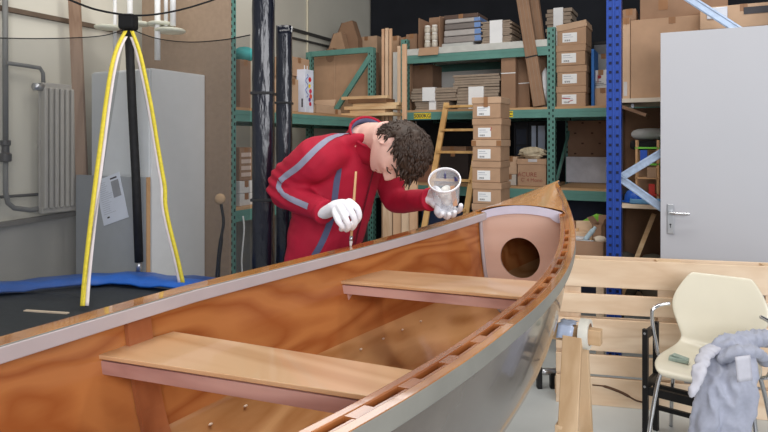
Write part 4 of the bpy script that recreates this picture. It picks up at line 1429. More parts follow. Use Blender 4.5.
# timber pile
TPILE = [((345, 378), (108, 112), .10, 'lowest board of the timber pile on the left rack', .022), ((352, 393), (103, 108.5), .06, 'second board of the timber pile, jutting right', .022),
         ((356, 390), (99.5, 104), .03, 'third board of the timber pile on the left rack', .025)]
TF = Frame(*LR.w(UE - .34, 0, 0)[:2], ANG_R)      # the pile lies across the rack and juts out over its front edge
PX = wood('timber', (226, 194, 150), (200, 160, 116), 'x', 6, .65, 0, 4, 50)
zt_ = zL
for i in range(5):
    uu0 = TF.u((341, 349, 344, 352, 348)[i], 0); uu1 = TF.u((393, 384, 396, 398, 386)[i], 0)
    hh = (.030, .030, .034, .028, .040)[i]
    wdt = (.20, .17, .18, .15, .19)[i]
    b = MB().rng((0, 0, 0), (uu1 - uu0, wdt, hh - .001))
    o = b.build('timber_board', PX if i != 4 else wood('dark_timber', (132, 96, 66), (104, 72, 48), 'x', 6, .65), loc=tuple(TF.w(uu0, .015 * (i % 2), zt_)), rot=(0, 0, ANG_R), bevel=.002)
    tag(o, ('bottom board of the timber pile on the left rack', 'second board from the bottom of the timber pile', 'middle board of the timber pile', 'second board from the top of the timber pile', 'dark brown board topping the timber pile')[i], 'board', 'timber boards on the left rack')
    zt_ += hh
b = MB().rng((0, 0, 0), (.50, .05, .03)); o = b.build('timber_board', PX, loc=tuple(TF.w(TF.u(338, 0), .06, zt_ + .0005)), rot=(0, 0, ANG_R), bevel=.002); tag(o, 'short pale stick lying on the dark board of the timber pile', 'board')
# upright strips and sheets standing in the corner, on the floor
SF = Frame(*LR.w(UE + .10, -.06, 0)[:2], ANG_R)
SM = [wood('strip_wood', (216, 176, 142), (190, 146, 112), 'z', 8, .6, 0, 3, 50), wood('strip_pale', (226, 196, 166), (204, 168, 134), 'z', 8, .6, 0, 3, 50)]
for k, (px, wpx, pyt, vv, lab) in enumerate(((382.8, 2.6, 29, -.10, 'leftmost thin wooden strip standing in the corner'), (386.6, 3.2, 28, -.12, 'second thin wooden strip standing in the corner'),
                                            (390.3, 2.6, 28.5, -.14, 'third thin wooden strip standing in the corner'), (398.8, 3.0, 46, -.26, 'short wooden strip standing before the white board'),
                                            (404.2, 4.2, 44, -.46, 'wide pinkish wooden strip at the end of the rack row'))):
    u = SF.u(px, vv); w = wpx / FP * 6.3; zt = SF.z(pyt, u, vv)
    b = MB().rng((-w / 2, 0, 0), (w / 2, .018, zt)); o = b.build('wooden_strip', SM[k % 2], loc=tuple(SF.w(u, vv, 0)), rot=(0, 0, ANG_R)); tag(o, lab, 'strip')
for k, (p0, p1, pyt, vv, mm, lab, nm, ct) in enumerate(((393, 400.5, 52, .02, WB, 'narrow white board standing behind the wooden strips', 'white_board', 'board'), (391, 399, 36, .10, CARD, 'tall narrow brown carton behind the white board', 'flat_carton', 'carton'),
                                               (400, 411, 37, .04, CARD2, 'tall narrow dark carton at the left end of the back row', 'flat_carton', 'carton'))):
    u0, u1 = SF.u(p0, vv), SF.u(p1, vv)
    r = carton(SF, lab, p0, p1, pyt, 200, vv, .05, z0=0.0, m=mm, name=nm, cat=ct) if ct == 'carton' else None
    if r is None:
        b = MB().rng((u0, 0, 0), (u1, .02, SF.z(pyt, (u0 + u1) / 2, vv))); o = b.build(nm, mm, loc=tuple(SF.w(0, vv, 0)), rot=(0, 0, ANG_R)); tag(o, lab, ct)
# boards standing on the floor behind the person
for k, (p0, p1, pyt, lab) in enumerate(((383, 392, 150, 'leftmost pale board standing behind the red jacket'), (393, 401, 158, 'narrow pale board standing behind the left forearm'), (401.5, 409, 170, 'third pale board standing behind the forearm'), (409.5, 417, 160, 'wide light board standing nearest the ladder'))):
    v = -.62 - .03 * k
    u0, u1 = SF.u(p0, v), SF.u(p1, v)
    b = MB().rng((u0, 0, 0), (u1, .022, SF.z(pyt, u0, v))); o = b.build('standing_board', SM[(k + 1) % 2], loc=tuple(SF.w(0, v, 0)), rot=(0, 0, ANG_R)); tag(o, lab, 'board')
# near end of the left rack, seen between green upright and wrapped column
r = carton(LR, 'tall brown carton just right of the near green upright', 240.5, 251, 60, 113, .05, .3, z0=zL, m=CARD2)
w, d, h = r_dims[r.name]
b = MB(); rn = random.Random(2); rows = []
for i in range(8):
    rows.append([Vector((.075 * math.sin(PI * (i + .1) / 7.2) * math.cos(2 * PI * k / 12) * (1 + rn.uniform(-.15, .15)), .1 * math.sin(PI * (i + .1) / 7.2) * math.sin(2 * PI * k / 12), .06 - .06 * math.cos(PI * (i + .1) / 7.2))) for k in range(12)])
b.loft(rows, True, True)
o = b.build('teal_cloth', mat('teal_cloth', (74, 170, 168), .8), loc=tuple(LR.w(LR.u(246, .14), .16, zL + h)), rot=(0, 0, ANG_L), smooth=True); tag(o, 'crumpled teal cloth on the tall brown carton', 'cloth')
zl2 = 1.02 + LT + .001
r = carton(LR, 'brown carton with pale grid front on the lower left shelf', 240, 252, 144, 178, .05, .28, z0=zl2 + .18, m=CARD2, ztop=zl2 + .42)
w, d, h = r_dims[r.name]
b = MB()
for i in range(4): b.rng((-w * .4, -.002, h * (.12 + .2 * i)), (w * .4, -.0004, h * (.24 + .2 * i)))
b.build('label', mat('pale_label', (200, 180, 168), .7), r)
for k in range(2):
    carton(LR, 'white box with red stripe on the lower left shelf, %s of two' % ('lower', 'upper')[k], 240, 253, 180 + 12 * k, 190 + 12 * k, .04, .25, z0=zl2 + .09 * k, ztop=zl2 + .088 + .09 * k, m=mat('white_card', (206, 204, 202), .6), name='white_box', cat='box')
b = MB().tube(smooth_path([(0, 0, 0), (.01, -.01, -.1), (-.005, -.015, -.3), (.0, -.01, -.46)], 6), .006, 6)
o = b.build('white_cable', WHITE, loc=tuple(LR.w(LR.u(243, -.03), -.03, zl2 - .06)), smooth=True); tag(o, 'white cable hanging from the lower left shelf', 'cable')
b = MB().rng((-.05, 0, 0), (.05, .03, .10)); o = b.build('power_strip', WHITE, loc=tuple(LR.w(LR.u(246, -.035), -.05, zl2 - .06 - .56)), rot=(0, 0, ANG_L), bevel=.006); tag(o, 'white power strip hanging at the end of the white cable', 'power strip')
# cream bag behind the person's shoulder, under the left rack
b = MB(); rows = []
for i in range(9):
    th = PI * (i + .05) / 8.1
    rows.append([Vector((.13 * math.sin(th) ** .7 * math.cos(2 * PI * k / 14), .12 * math.sin(th) ** .7 * math.sin(2 * PI * k / 14), .17 - .17 * math.cos(th))) for k in range(14)])
b.loft(rows, True, True)
o = b.build('cream_bag', mat('cream_bag', (206, 194, 172), .8), loc=tuple(LR.w(LR.u(300, .12), .16, zl2)), smooth=True); tag(o, 'rounded cream bag on the shelf behind the red shoulder', 'bag')
r = carton(LR, 'brown carton on the lower left shelf behind the elbow', 305, 330, 170, 205, .1, .3, z0=zl2, m=CARD2, ztop=zl2 + .3)
# ------------------------------------------------------------------ blue rack at the right, behind the pallet
BR = Frame(*at(606.5, 142, 4.10)[:2], ANG_R)
blue = thing('pallet_rack', 'blue steel rack upright with grey diagonal braces, behind the pallet', 'rack', (BR.x, BR.y, 0), ANG_R)
BW = BR.u(621, 0)
Bl_d = mat('blue_slot', (10, 22, 60), .7)
b = MB(); b.rng((0, 0, 0), (BW, .07, 2.75))
b.rng((BW * .44, -.012, 0), (BW * .56, 0, 2.75)); b.rng((0, -.006, 0), (BW * .10, 0, 2.75)); b.rng((BW * .90, -.006, 0), (BW, 0, 2.75))
b.k = 1
for i in range(44):
    z = .10 + i * .06
    for x in (.26, .75):
        b.box((BW * x, -.001, z), (.016, .004, .018))
b.build('upright', [BLUEM, Bl_d], blue)
b = MB(); b.rng((1.02, 0, 0), (1.02 + BW, .07, 2.75)); b.build('upright', BLUEM, blue)
XE = 1.05


def bpt(px, py, v=.03):
    u = BR.u(px, v); return Vector((u, v, BR.z(py, u, v)))


for (a, c) in (((615, 181), (662, 152.5)), ((615, 174.5), (662, 208)), ((690, -1), (732, 26))):
    p, q = bpt(*a), bpt(*c)
    dr = (q - p)
    if a[0] < 650:
        q = p + dr * ((XE - p.x) / dr.x)
    else:
        q = p + dr * ((XE - p.x) / dr.x); p = p - dr * ((p.x - .05) / dr.x)
    b = MB().bar(p, q, .012, .050, up=(0, 0, 1)); b.bar(p + Vector((0, -.008, .022)), q + Vector((0, -.008, .022)), .012, .006); b.bar(p + Vector((0, -.008, -.022)), q + Vector((0, -.008, -.022)), .012, .006)
    b.build('brace', GALV, blue)
    b = MB().lathe([(.007, -.003), (.007, .003)], 10, Matrix.Translation(p + Vector((.004, -.02, 0))) @ Matrix.Rotation(PI / 2, 4, 'X')); b.build('bolt', STEEL, blue)

# stock behind the blue upright, on boards carried by the frame behind
ZF = Frame(*BR.w(0, .34, 0)[:2], ANG_R)
zsh = ZF.z(98, ZF.u(640, 0), 0)


def shelf_unit():
    r = thing('wooden_shelf', 'wooden shelf unit with pale boards behind the blue upright', 'shelf', (ZF.x, ZF.y, 0), ANG_R)
    PW_ = mat('pale_board', (196, 184, 168), .7, var=.04)
    a, c = ZF.u(609, 0), ZF.u(620, 0) + 1.05
    for i, z in enumerate((zsh, ZF.z(204.5, ZF.u(640, 0), 0), .32)):
        b = MB().rng((a, 0, z - .03), (c, .62, z)); b.build('board', [PW_, PINE, PINE][min(i, 2)], r, bevel=.002)
    for x in (a + .02, c - .02):
        for y in (.02, .60):
            b = MB().rng((x - .018, y - .018, 0), (x + .018, y + .018, zsh - .03)); b.build('leg', mat('dark_leg', (70, 56, 46), .7), r)
    b = MB().rng((a, .605, .34), (c, .62, zsh - .04)); b.build('back_panel', mat('back_panel_brown', (112, 84, 64), .8), r)
    return r


shelf_unit()
zs2 = ZF.z(204.5, ZF.u(640, 0), 0)
r = carton(ZF, 'large brown carton on the upper board beside the blue upright', 630.5, 716, 17, 97, .06, .42, z0=zsh + .001, m=CARD)
w, d, h = r_dims[r.name]
zlc = zsh + h
r = carton(ZF, 'narrow folded carton standing left of the large carton', 622.5, 630, 18, 97, .05, .40, z0=zsh + .001, m=CARD3)
b = MB().rng((-.018, -.002, 0.02), (.006, -.0005, .12)); b.build('tape', mat('clear_tape', (190, 186, 186), .3), r)
r = carton(ZF, 'wide carton on top of the large carton, cut by the top edge', 640, 728, -14, 14, .10, .36, z0=zlc + .003, m=CARD2, ztop=zlc + .19)
w, d, h = r_dims[r.name]
b = MB().rng((-w * .28, -.0025, .06), (-w * .17, -.001, h)); b.build('tape', TAPE, r)
r = carton(ZF, 'small carton standing on the narrow folded carton', 622.5, 636, 4, 17, .07, .2, z0=zlc + .003, m=CARD2, ztop=zlc + .085)
# pale trays right of the large carton, above the door
r = carton(ZF, 'pale tray carton with clear film above the door leaf', 700, 790, 17, 40, -.04, .09, z0=None, m=CARD3, ztop=None, name='tray_carton')
r.location.z = zlc - .12
q = r
w, d, h = r_dims[r.name]
b = MB().rng((-w / 2 + .04, -.01, h * .45), (-w / 2 + .16, -.001, h * .95)); b.build('clear_film', mat('clear_film', (210, 214, 224), .15, spec=.8), r, bevel=.008)
b = MB().rng((w * .0, -.004, h * .55), (w * .48, -.001, h * .85)); b.build('dark_print', INK, r)
# support for it
b = MB().rng((-.3, 0, 0), (.3, .09, zlc - .122)); o = b.build('brown_board', CARD2, loc=tuple(Vector((q.location.x, q.location.y, 0))), rot=(0, 0, ANG_R)); tag(o, 'brown panel standing behind the door leaf under the pale tray', 'panel')
# below the upper board: tilted plank, white sack on black case, toy rack, helmet, tray
u = ZF.u(632, .1)
b = MB().bar((-.09, .1, .045), (.10, .1, -.03), .26, .022); o = b.build('tilted_board', wood('brown_board', (128, 96, 72), (102, 74, 54), 'x', 6, .7), loc=tuple(ZF.w(u, .02, zsh - .09)), rot=(0, 0, ANG_R)); tag(o, 'brown board hanging aslant under the upper board', 'board')
# a hanging board needs its hook
b = MB().rng((-.01, .12, .03), (.01, .14, .06)); b.build('hook', STEEL, o)
TOYW = mat('toy_wood', (206, 160, 116), .6)
ut = ZF.u(647, .12)
ztoy = zs2 + .001
ty = thing('toy_shelf', 'little wooden toy shelf with green, blue and red pieces behind the braces', 'toy', tuple(ZF.w(ut, .12, ztoy)), ANG_R)
hh = ZF.z(140, ut, .12) - ztoy
for x in (-.07, .07):
    for y in (0, .1):
        b = MB().rng((x - .007, y, 0), (x + .007, y + .014, hh)); b.build('post', TOYW, ty)
for i, (f_, cc) in enumerate(((.12, (200, 60, 50)), (.38, (206, 160, 116)), (.60, (120, 190, 70)), (.86, (120, 200, 70)))):
    b = MB().rng((-.08, 0, hh * f_), (.08, .11, hh * f_ + .012)); b.build('level', mat('toy_level_%d' % i, cc, .5), ty)
b = MB().rng((-.045, -.002, hh * .63), (.0, .05, hh * .84)); b.build('blue_block', mat('toy_blue', (50, 90, 190), .5), ty)
b = MB().rng((.01, .0, hh * .14), (.05, .05, hh * .30)); b.build('red_block', mat('toy_red', (200, 60, 50), .5), ty)
b = MB().rng((.0, .0, hh * .40), (.06, .06, hh * .57)); b.build('card_block', CARD, ty)
r = carton(ZF, 'brown carton behind the toy shelf and the braces', 636, 668, 150, 204, .30, .25, z0=zs2 + .001, m=CARD)
hc_ = r_dims[r.name][2]
b = MB().rng((-.14, 0, 0), (.16, .26, .07)); o = b.build('black_case', BLACK, loc=tuple(ZF.w(ZF.u(650, .28), .29, zs2 + .002 + hc_)), rot=(0, 0, ANG_R), bevel=.02); tag(o, 'black flat case under the white sack below the upper board', 'case')
b = MB(); rows = []
for i in range(8):
    th = PI * (i + .1) / 7.2
    rows.append([Vector((.15 * math.sin(th) ** .5 * math.cos(2 * PI * k / 14), .11 * math.sin(th) ** .5 * math.sin(2 * PI * k / 14), .045 - .045 * math.cos(th))) for k in range(14)])
b.loft(rows, True, True); o = b.build('white_sack', mat('white_sack', (206, 206, 208), .7), loc=tuple(ZF.w(ZF.u(651, .28), .41, zs2 + .073 + hc_)), rot=(0, 0, ANG_R), smooth=True); tag(o, 'plump white sack lying on the black case under the upper board', 'sack')
# blue helmet
hp = ZF.w(ZF.u(634.5, .10), .14, zs2 + .001)
hl = thing('helmet', 'blue safety helmet lying on the shelf board behind the braces', 'helmet', tuple(hp), ANG_R)
b = MB().lathe([(.072, 0), (.074, .02), (.070, .05), (.055, .078), (.03, .092), (.004, .096)], 20); b.build('shell', mat('helmet_blue', (36, 96, 200), .35), hl, smooth=True, auto=60)
b = MB().lathe([(.06, .0), (.095, .004), (.095, .009), (.07, .014)], 20); b.build('brim', mat('helmet_blue', (36, 96, 200), .35), hl, smooth=True, auto=40)
b = MB(); b.rng((-.12, -.06, 0), (.14, .06, .012)); b.rng((-.12, -.06, .0), (.14, -.05, .035)); b.rng((-.12, .05, 0), (.14, .06, .035)); b.rng((.13, -.06, 0), (.14, .06, .035)); b.rng((-.12, -.06, 0), (-.11, .06, .035))
o = b.build('blue_tray', mat('pale_blue_tray', (110, 164, 206), .5), loc=tuple(ZF.w(ZF.u(648, .0), .065, zs2 + .001)), rot=(0, 0, ANG_R), bevel=.004); tag(o, 'pale blue tray at the front edge of the shelf board', 'tray')
b = MB(); rows = []
rn = random.Random(6)
for i in range(8):
    th = PI * (i + .1) / 7.2
    rows.append([Vector((.10 * math.sin(th) * math.cos(2 * PI * k / 12) * (1 + rn.uniform(-.2, .2)), .06 * math.sin(th) * math.sin(2 * PI * k / 12), .05 - .05 * math.cos(th))) for k in range(12)])
b.loft(rows, True, True); o = b.build('dark_bundle', mat('dark_fabric', (36, 36, 38), .8), loc=tuple(ZF.w(ZF.u(640, .24), .25, zs2 + .001)), rot=(0, 0, ANG_R)); o.location.z = zs2 + .10; tag(o, 'dark crumpled bag on the carton behind the helmet', 'bag')
o.location = ZF.w(ZF.u(629, .22), .22, zs2 + .001)
OR = mat('orange_plastic', (224, 120, 50), .5)
b = MB().rng((-.03, -.02, 0), (.03, .02, .05)); o = b.build('orange_block', OR, loc=tuple(ZF.w(ZF.u(655, .2), .25, zs2 + .001)), rot=(0, 0, ANG_R), bevel=.006); tag(o, 'small orange block beside the toy shelf', 'block')
# under that board: bent wood, grey sacks
r0 = ZF.w(ZF.u(634, .12), .12, .321)
b = MB().bar((-.10, 0, .02), (.13, .04, zs2 - .40), .03, .07, up=(0, -1, 0)); o = b.build('slanted_plank', PX, loc=tuple(r0), rot=(0, 0, ANG_R)); tag(o, 'pale plank slanting under the shelf board behind the pallet', 'plank')
for k, (px, m_s, lab, s_) in enumerate(((626, (92, 90, 84), 'dark grey sack left under the shelf board', .10), (653, (120, 118, 108), 'grey green sack right under the shelf board', .12))):
    b = MB(); rows = []
    for i in range(8):
        th = PI * (i + .1) / 7.2
        rows.append([Vector((s_ * math.sin(th) ** .6 * math.cos(2 * PI * k2 / 14) * (1 + rn.uniform(-.08, .08)), .1 * math.sin(th) ** .6 * math.sin(2 * PI * k2 / 14), .17 - .17 * math.cos(th))) for k2 in range(14)])
    b.loft(rows, True, True); o = b.build('grey_sack', mat('sack_%d' % k, m_s, .9), loc=tuple(ZF.w(ZF.u(px, .35), .40, .321)), rot=(0, 0, ANG_R), smooth=True); tag(o, lab, 'sack')
for x in (ZF.u(637, 0), ZF.u(648, 0)):
    pass

# ------------------------------------------------------------------ bench with junk between boat tip and blue upright
JF = Frame(*BR.w(0, .12, 0)[:2], ANG_R)
bz = .70
a, c = JF.u(556, 0), JF.u(604.5, 0)
be = thing('workbench', 'low workbench behind the pallet carrying a tray carton of scrap', 'workbench', tuple(JF.w(0, 0, 0)), ANG_R)
b = MB().rng((a, 0, bz - .035), (c, .55, bz)); b.build('top', PINE, be, bevel=.003)
for x in (a + .03, c - .03):
    for y in (.03, .52):
        b = MB().rng((x - .025, y - .025, 0), (x + .025, y + .025, bz - .035)); b.build('leg', PINEZ, be)
tc2 = carton(JF, 'low brown tray carton filled with wood scraps beside the canoe tip', 562, 603.5, 241, 258, .02, .48, z0=bz + .001, m=CARD2, flaps=(('b', -1.4, .03),))
w, d, h = r_dims[tc2.name]
zt2 = bz + .001 + h
SCR = [PX, PINE, PLYTAN, wood('scrap_dark', (176, 132, 92), (150, 108, 72), 'x', 6, .65)]
# contents sit in the tray on a filling board
b = MB().rng((-w / 2 + .01, .01, 0), (w / 2 - .01, d - .01, h - .035)); o = b.build('filling_board', PX, loc=tuple(tc2.location + Vector((0, 0, .007))), rot=(0, 0, ANG_R)); tag(o, 'pale board filling the low tray carton', 'board')
zf = tc2.location.z + .007 + h - .035 + .001


def scrap(px, vv, z, sz, rot, m, lab, nm='wood_scrap', ct='wood scrap', bev=.003, grp='wood scraps in the tray'):
    b = MB().box((0, 0, sz[2] / 2), sz)
    o = b.build(nm, m, loc=tuple(JF.w(JF.u(px, vv), vv, z)), rot=(rot[0], rot[1], ANG_R + rot[2]), bevel=bev); tag(o, lab, ct, grp)
    return o


scrap(570, .36, zf, (.13, .08, .07), (0, 0, .1), SCR[0], 'pale wood block at the back of the tray')
scrap(570, .36, zf + .071, (.09, .07, .05), (0, 0, -.1), SCR[3], 'small wood block stacked on the pale block')
scrap(582, .33, zf, (.16, .05, .05), (0, 0, .5), SCR[1], 'pine offcut in the middle of the tray')
scrap(584, .40, zf, (.15, .05, .12), (0, 0, .35), SCR[1], 'upright pine offcut behind the others in the tray')
scrap(576, .20, zf, (.18, .07, .03), (0, 0, -.2), mat('white_scrap', (206, 204, 206), .5), 'white plastic strip lying in the tray')
scrap(579, .09, zf, (.20, .03, .025), (0, 0, .1), STEEL, 'long grey metal bar at the front of the tray', 'metal_bar', 'metal bar')
scrap(569, .12, zf, (.05, .05, .04), (0, 0, .4), mat('grey_part', (150, 160, 166), .4, metal=.4), 'grey metal fitting at the left of the tray', 'metal_fitting', 'fitting')
r = carton(JF, 'small open brown carton standing in the scrap tray', 592, 602, 226, 248, .22, .12, z0=zf, m=CARD2, ztop=zf + .12, flaps=(('l', .9, .06), ('r', 1.2, .05), ('b', 1.3, .06)), twist=-.2)
b = MB(); rows = []
for i in range(7):
    th = PI * (i + .1) / 6.2
    rows.append([Vector((.045 * math.sin(th) * math.cos(2 * PI * k / 10) * (1 + rn.uniform(-.25, .25)), .04 * math.sin(th) * math.sin(2 * PI * k / 10), .03 - .03 * math.cos(th))) for k in range(10)])
b.loft(rows, True, True); o = b.build('crumpled_rag', mat('cream_rag', (212, 196, 176), .8), loc=tuple(JF.w(JF.u(600, .10), .11, zf)), smooth=True); tag(o, 'crumpled cream rag at the right of the scrap tray', 'rag')
b = MB().tube(smooth_path([(-.04, 0, .02), (-.01, 0, .06), (.02, 0, .10), (.03, 0, .115)], 4), [.018] * 8 + [.012] * 5, 10); o = b.build('spray_nozzle', mat('pale_blue_grey', (170, 190, 200), .4), loc=tuple(JF.w(JF.u(591, .13), .13, zf)), rot=(0, 0, ANG_R), smooth=True); tag(o, 'pale blue-grey tube standing in the scrap tray', 'tube')
b = MB().prism([(-.10, 0), (-.02, .0), (.09, .05), (.10, .09), (.03, .10), (-.09, .03)], -.03, .03, Matrix.Rotation(PI / 2, 4, 'X')); o = b.build('green_wedge', mat('lime_green', (126, 190, 60), .5), loc=tuple(JF.w(JF.u(591, .42), .46, zf + .10)), rot=(0, 0, ANG_R), bevel=.006)
o.location.z = zf + .001
for v_ in o.data.vertices: v_.co.z += .07 if v_.co.z > .02 else 0
tag(o, 'lime green plastic piece at the back of the scrap tray', 'plastic piece')

# ------------------------------------------------------------------ grey-white door leaf leaning behind the pallet
DF = Frame(*at(660.5, 142, 3.88)[:2], ANG_R)
dzt = DF.z(33, 0, 0)
DOORM = mat('door_paint', (182, 183, 189), .45, var=.012, scale=2)
dr = thing('door_leaf', 'plain light grey door leaf with a steel handle, standing behind the pallet', 'door', tuple(DF.w(0, 0, 0)), ANG_R)
b = MB().rng((0, 0, 0), (.93, .04, dzt)); b.build('leaf', DOORM, dr, bevel=.002)
ux = DF.u(670.5, 0); zz0, zz1 = DF.z(234, ux), DF.z(204, ux)
uw = DF.u(674.5, 0) - DF.u(667.3, 0)
hd = thing('door_handle', None, None); hd.parent = dr
tag(hd, 'steel handle on a long plate')
b = MB().rng((ux - uw / 2, -.009, zz0), (ux + uw / 2, -.0005, zz1)); b.build('plate', STEEL, hd, bevel=.004)
zh = DF.z(212.3, ux); xe = DF.u(689.5, -.05)
b = MB().tube([(ux, -.004, zh), (ux, -.045, zh)], .011, 12); b.tube(smooth_path([(ux, -.045, zh), (ux + .02, -.052, zh), (ux + .06, -.052, zh), (xe, -.05, zh)], 4), .010, 12); b.build('lever', mat('steel_lever', (206, 208, 212), .25, metal=.8), hd, smooth=True, auto=50)
b = MB().lathe([(.006, -.001), (.006, .001)], 12, Matrix.Translation((ux, -.0095, zh - .075)) @ Matrix.Rotation(PI / 2, 4, 'X')); b.rng((ux - .002, -.0105, zh - .095), (ux + .002, -.009, zh - .075)); b.build('keyhole', mat('keyhole_dark', (60, 60, 64), .5), hd)

# ------------------------------------------------------------------ pallet standing on its long edge
PF = Frame(*at(556, 142, 3.58)[:2], math.radians(-12.7))
PL = 1.24
pal = thing('pallet', 'wooden pallet standing on its edge in front of the door leaf', 'pallet', (PF.x, PF.y, 0), PF.a)
zpt = PF.z(258.5, .05)


def zrow(py): return max(0.0, PF.z(py, PF.u(590)))


rowz = [(259.5, 287), (294, 313.5), (318.5, 350.5), (354.5, 374), (377, 408)]
for i, (p0, p1) in enumerate(rowz):
    z1, z0 = zrow(p0), zrow(p1)
    if i == 4: z0 = 0.0
    b = MB().rng((0, 0, z0), (PL, .022, z1)); o = b.build('deck_board', PINE, pal, bevel=.003)
    b = MB()
for x in (0.0, PL / 2 - .07, PL - .145):
    b = MB().rng((x + .003, .023, 0.0), (x + .14, .045, zpt - .004)); b.build('cross_board', PINEZ, pal, bevel=.002)
    for z0, z1 in ((0.0, .10), (.36, .50), (zpt - .145, zpt - .004)):
        b = MB().rng((x + .005, .046, z0), (x + .138, .122, z1)); b.build('block', PINEY, pal, bevel=.002)
for z0, z1 in ((0, .10), (.37, .47), (zpt - .10, zpt - .002)):
    b = MB().rng((0, .123, z0), (PL, .140, z1)); b.build('bottom_board', PINE, pal, bevel=.002)
# dark crack along the lowest board
b = MB(); pr = smooth_path([(.20, -.001, .115), (.27, -.001, .112), (.36, -.001, .085), (.43, -.001, .05), (.47, -.001, .042)], 5)
b.tube(pr, [.004] * 5 + [.008] * 8 + [.005] * 8, 5); b.build('crack', mat('crack', (86, 60, 44), .8), pal)

# roll of tape and foil scrap on the trestle bar
Mt = tr_root.matrix_basis
def trw(x, y, z): return Vector((tc_.x, tc_.y, 0)) + Vector((math.cos(-YAW) * x - math.sin(-YAW) * y, math.sin(-YAW) * x + math.cos(-YAW) * y, z))
ro_ = thing('tape_roll', 'roll of white masking tape hanging on the end of the trestle bar', 'tape', tuple(trw(.225, 0, tz - .026)), -YAW)
Mr = Matrix.Rotation(PI / 2, 4, 'Y')
b = MB().lathe([(.046, -.019), (.062, -.019), (.062, .019), (.046, .019), (.046, -.019)], 30, Mr, cap=False); b.build('tape', mat('masking_tape', (226, 222, 210), .6), ro_, smooth=True, auto=40)
b = MB().lathe([(.0425, -.0192), (.0455, -.0192), (.0455, .0192), (.0425, .0192), (.0425, -.0192)], 30, Mr, cap=False); b.build('core', CARD, ro_, smooth=True, auto=40)
b = MB(); gx = [[Vector((.12 + .016 * i + .006 * math.sin(j * 1.7), -.062 + .014 * j, tz + .003 + .005 * math.sin(i * 1.3 + j) ** 2 - (.05 * max(0, (1 - j)) if j < 1 else 0) + .004)) for i in range(5)] for j in range(9)]
b.grid(gx); o = b.build('plastic_scrap', mat('bluish_film', (186, 198, 222), .3, spec=.7), loc=(tc_.x, tc_.y, 0), rot=(0, 0, -YAW), smooth=True, thick=.001); tag(o, 'crumpled bluish plastic scrap on top of the trestle', 'plastic scrap')
# metal castor at the floor behind the trestle
cp = at(545, 366, 3.78)
cs = thing('castor_bar', 'small dark metal bar with a roller lying on the floor by the pallet', 'castor', (cp.x, cp.y, 0), 0)
b = MB().tube([(-.06, 0, .10), (.07, 0, .10)], .02, 10); b.build('roller', STEEL, cs, smooth=True)
b = MB().rng((-.05, -.02, 0), (-.02, .02, .13)); b.rng((.03, -.02, 0), (.06, .02, .10)); b.build('bracket', BLACK, cs, bevel=.004)

# ------------------------------------------------------------------ black stool frame behind the chair
BK = mat('black_wood', (24, 23, 24), .45, var=.1)
Fs = Frame(*at(645.5, 142, 3.10)[:2], math.radians(-40))
zsT = Fs.z(329, 0)
stl = thing('black_stool', 'black wooden stool frame behind the cream chair', 'stool', (Fs.x, Fs.y, 0), Fs.a)
SW, SD = .255, .17
for x in (0, SW):
    for y in (0, SD):
        b = MB().rng((x - .013, y - .013, 0), (x + .013, y + .013, zsT if not (x > 0) else .40)); b.build('leg', BK, stl, bevel=.002)
for (x0, y0, x1, y1, z) in ((0, 0, SW, 0, .26), (0, SD, SW, SD, .22), (0, 0, 0, SD, .28), (SW, 0, SW, SD, .28), (0, 0, 0, SD, zsT - .03), (SW, 0, SW, SD, .375), (0, SD, SW, SD, .12)):
    b = MB().bar((x0, y0, z), (x1, y1, z), .018, .04 if z > .2 else .022); b.build('rail', BK, stl)
b = MB()
for zz2 in (zsT - .02, .28): b.lathe([(.006, -.002), (.006, .001)], 10, Matrix.Translation((0, -.0135, zz2)) @ Matrix.Rotation(PI / 2, 4, 'X'))
b.build('screw', STEEL, stl)

# ------------------------------------------------------------------ cream shell chair
CREAM = mat('cream_plastic', (224, 217, 197), .28, var=.01, spec=.5, coat=.2)
CA = math.radians(-38)
cc = Vector((1.545, 2.93, 0))
ch = thing('shell_chair', 'cream plastic shell chair with chrome legs in front of the pallet', 'chair', tuple(cc), CA)
# profile: front lip -> seat -> waist -> back top ; (y, z, half width, cup)
prof = [(-.235, .425, .150, .0), (-.245, .440, .175, .0), (-.235, .452, .190, .004), (-.19, .456, .205, .010), (-.12, .452, .215, .016), (-.04, .448, .215, .020), (.04, .446, .205, .022), (.10, .452, .188, .022), (.14, .468, .172, .020),
        (.165, .495, .165, .018), (.18, .53, .170, .016), (.19, .575, .190, .014), (.20, .625, .212, .012), (.21, .67, .222, .012), (.222, .72, .208, .012), (.235, .765, .184, .010), (.247, .803, .158, .008), (.252, .820, .144, .006), (.256, .828, .132, .004)]
rows = []
for (y, z, hw, cup) in prof:
    row = []
    for j in range(17):
        f_ = -1 + 2 * j / 16
        bend = cup * (f_ * f_)
        up = z > .5
        row.append(Vector((hw * f_, y - (bend if up else 0), z + (bend if not up else 0))))
    rows.append(row)
b = MB().grid(rows); b.build('shell', CREAM, ch, smooth=True, thick=.009, sub=1)
for sx in (-1, 1):
    b = MB().tube(smooth_path([(sx * .09, -.14, .435), (sx * .16, -.16, .43), (sx * .185, -.175, .40), (sx * .215, -.205, .2), (sx * .235, -.225, .0)], 5), .010, 12); b.build('leg', CHROME, ch, smooth=True)
    b = MB().tube(smooth_path([(sx * .09, .08, .435), (sx * .16, .10, .43), (sx * .185, .115, .40), (sx * .215, .19, .2), (sx * .235, .25, .0)], 5), .010, 12); b.build('leg', CHROME, ch, smooth=True)
b = MB().bar((-.10, -.14, .432), (-.10, .10, .430), .03, .012); b.bar((.10, -.14, .432), (.10, .10, .430), .03, .012); b.build('seat_bracket', CHROME, ch)
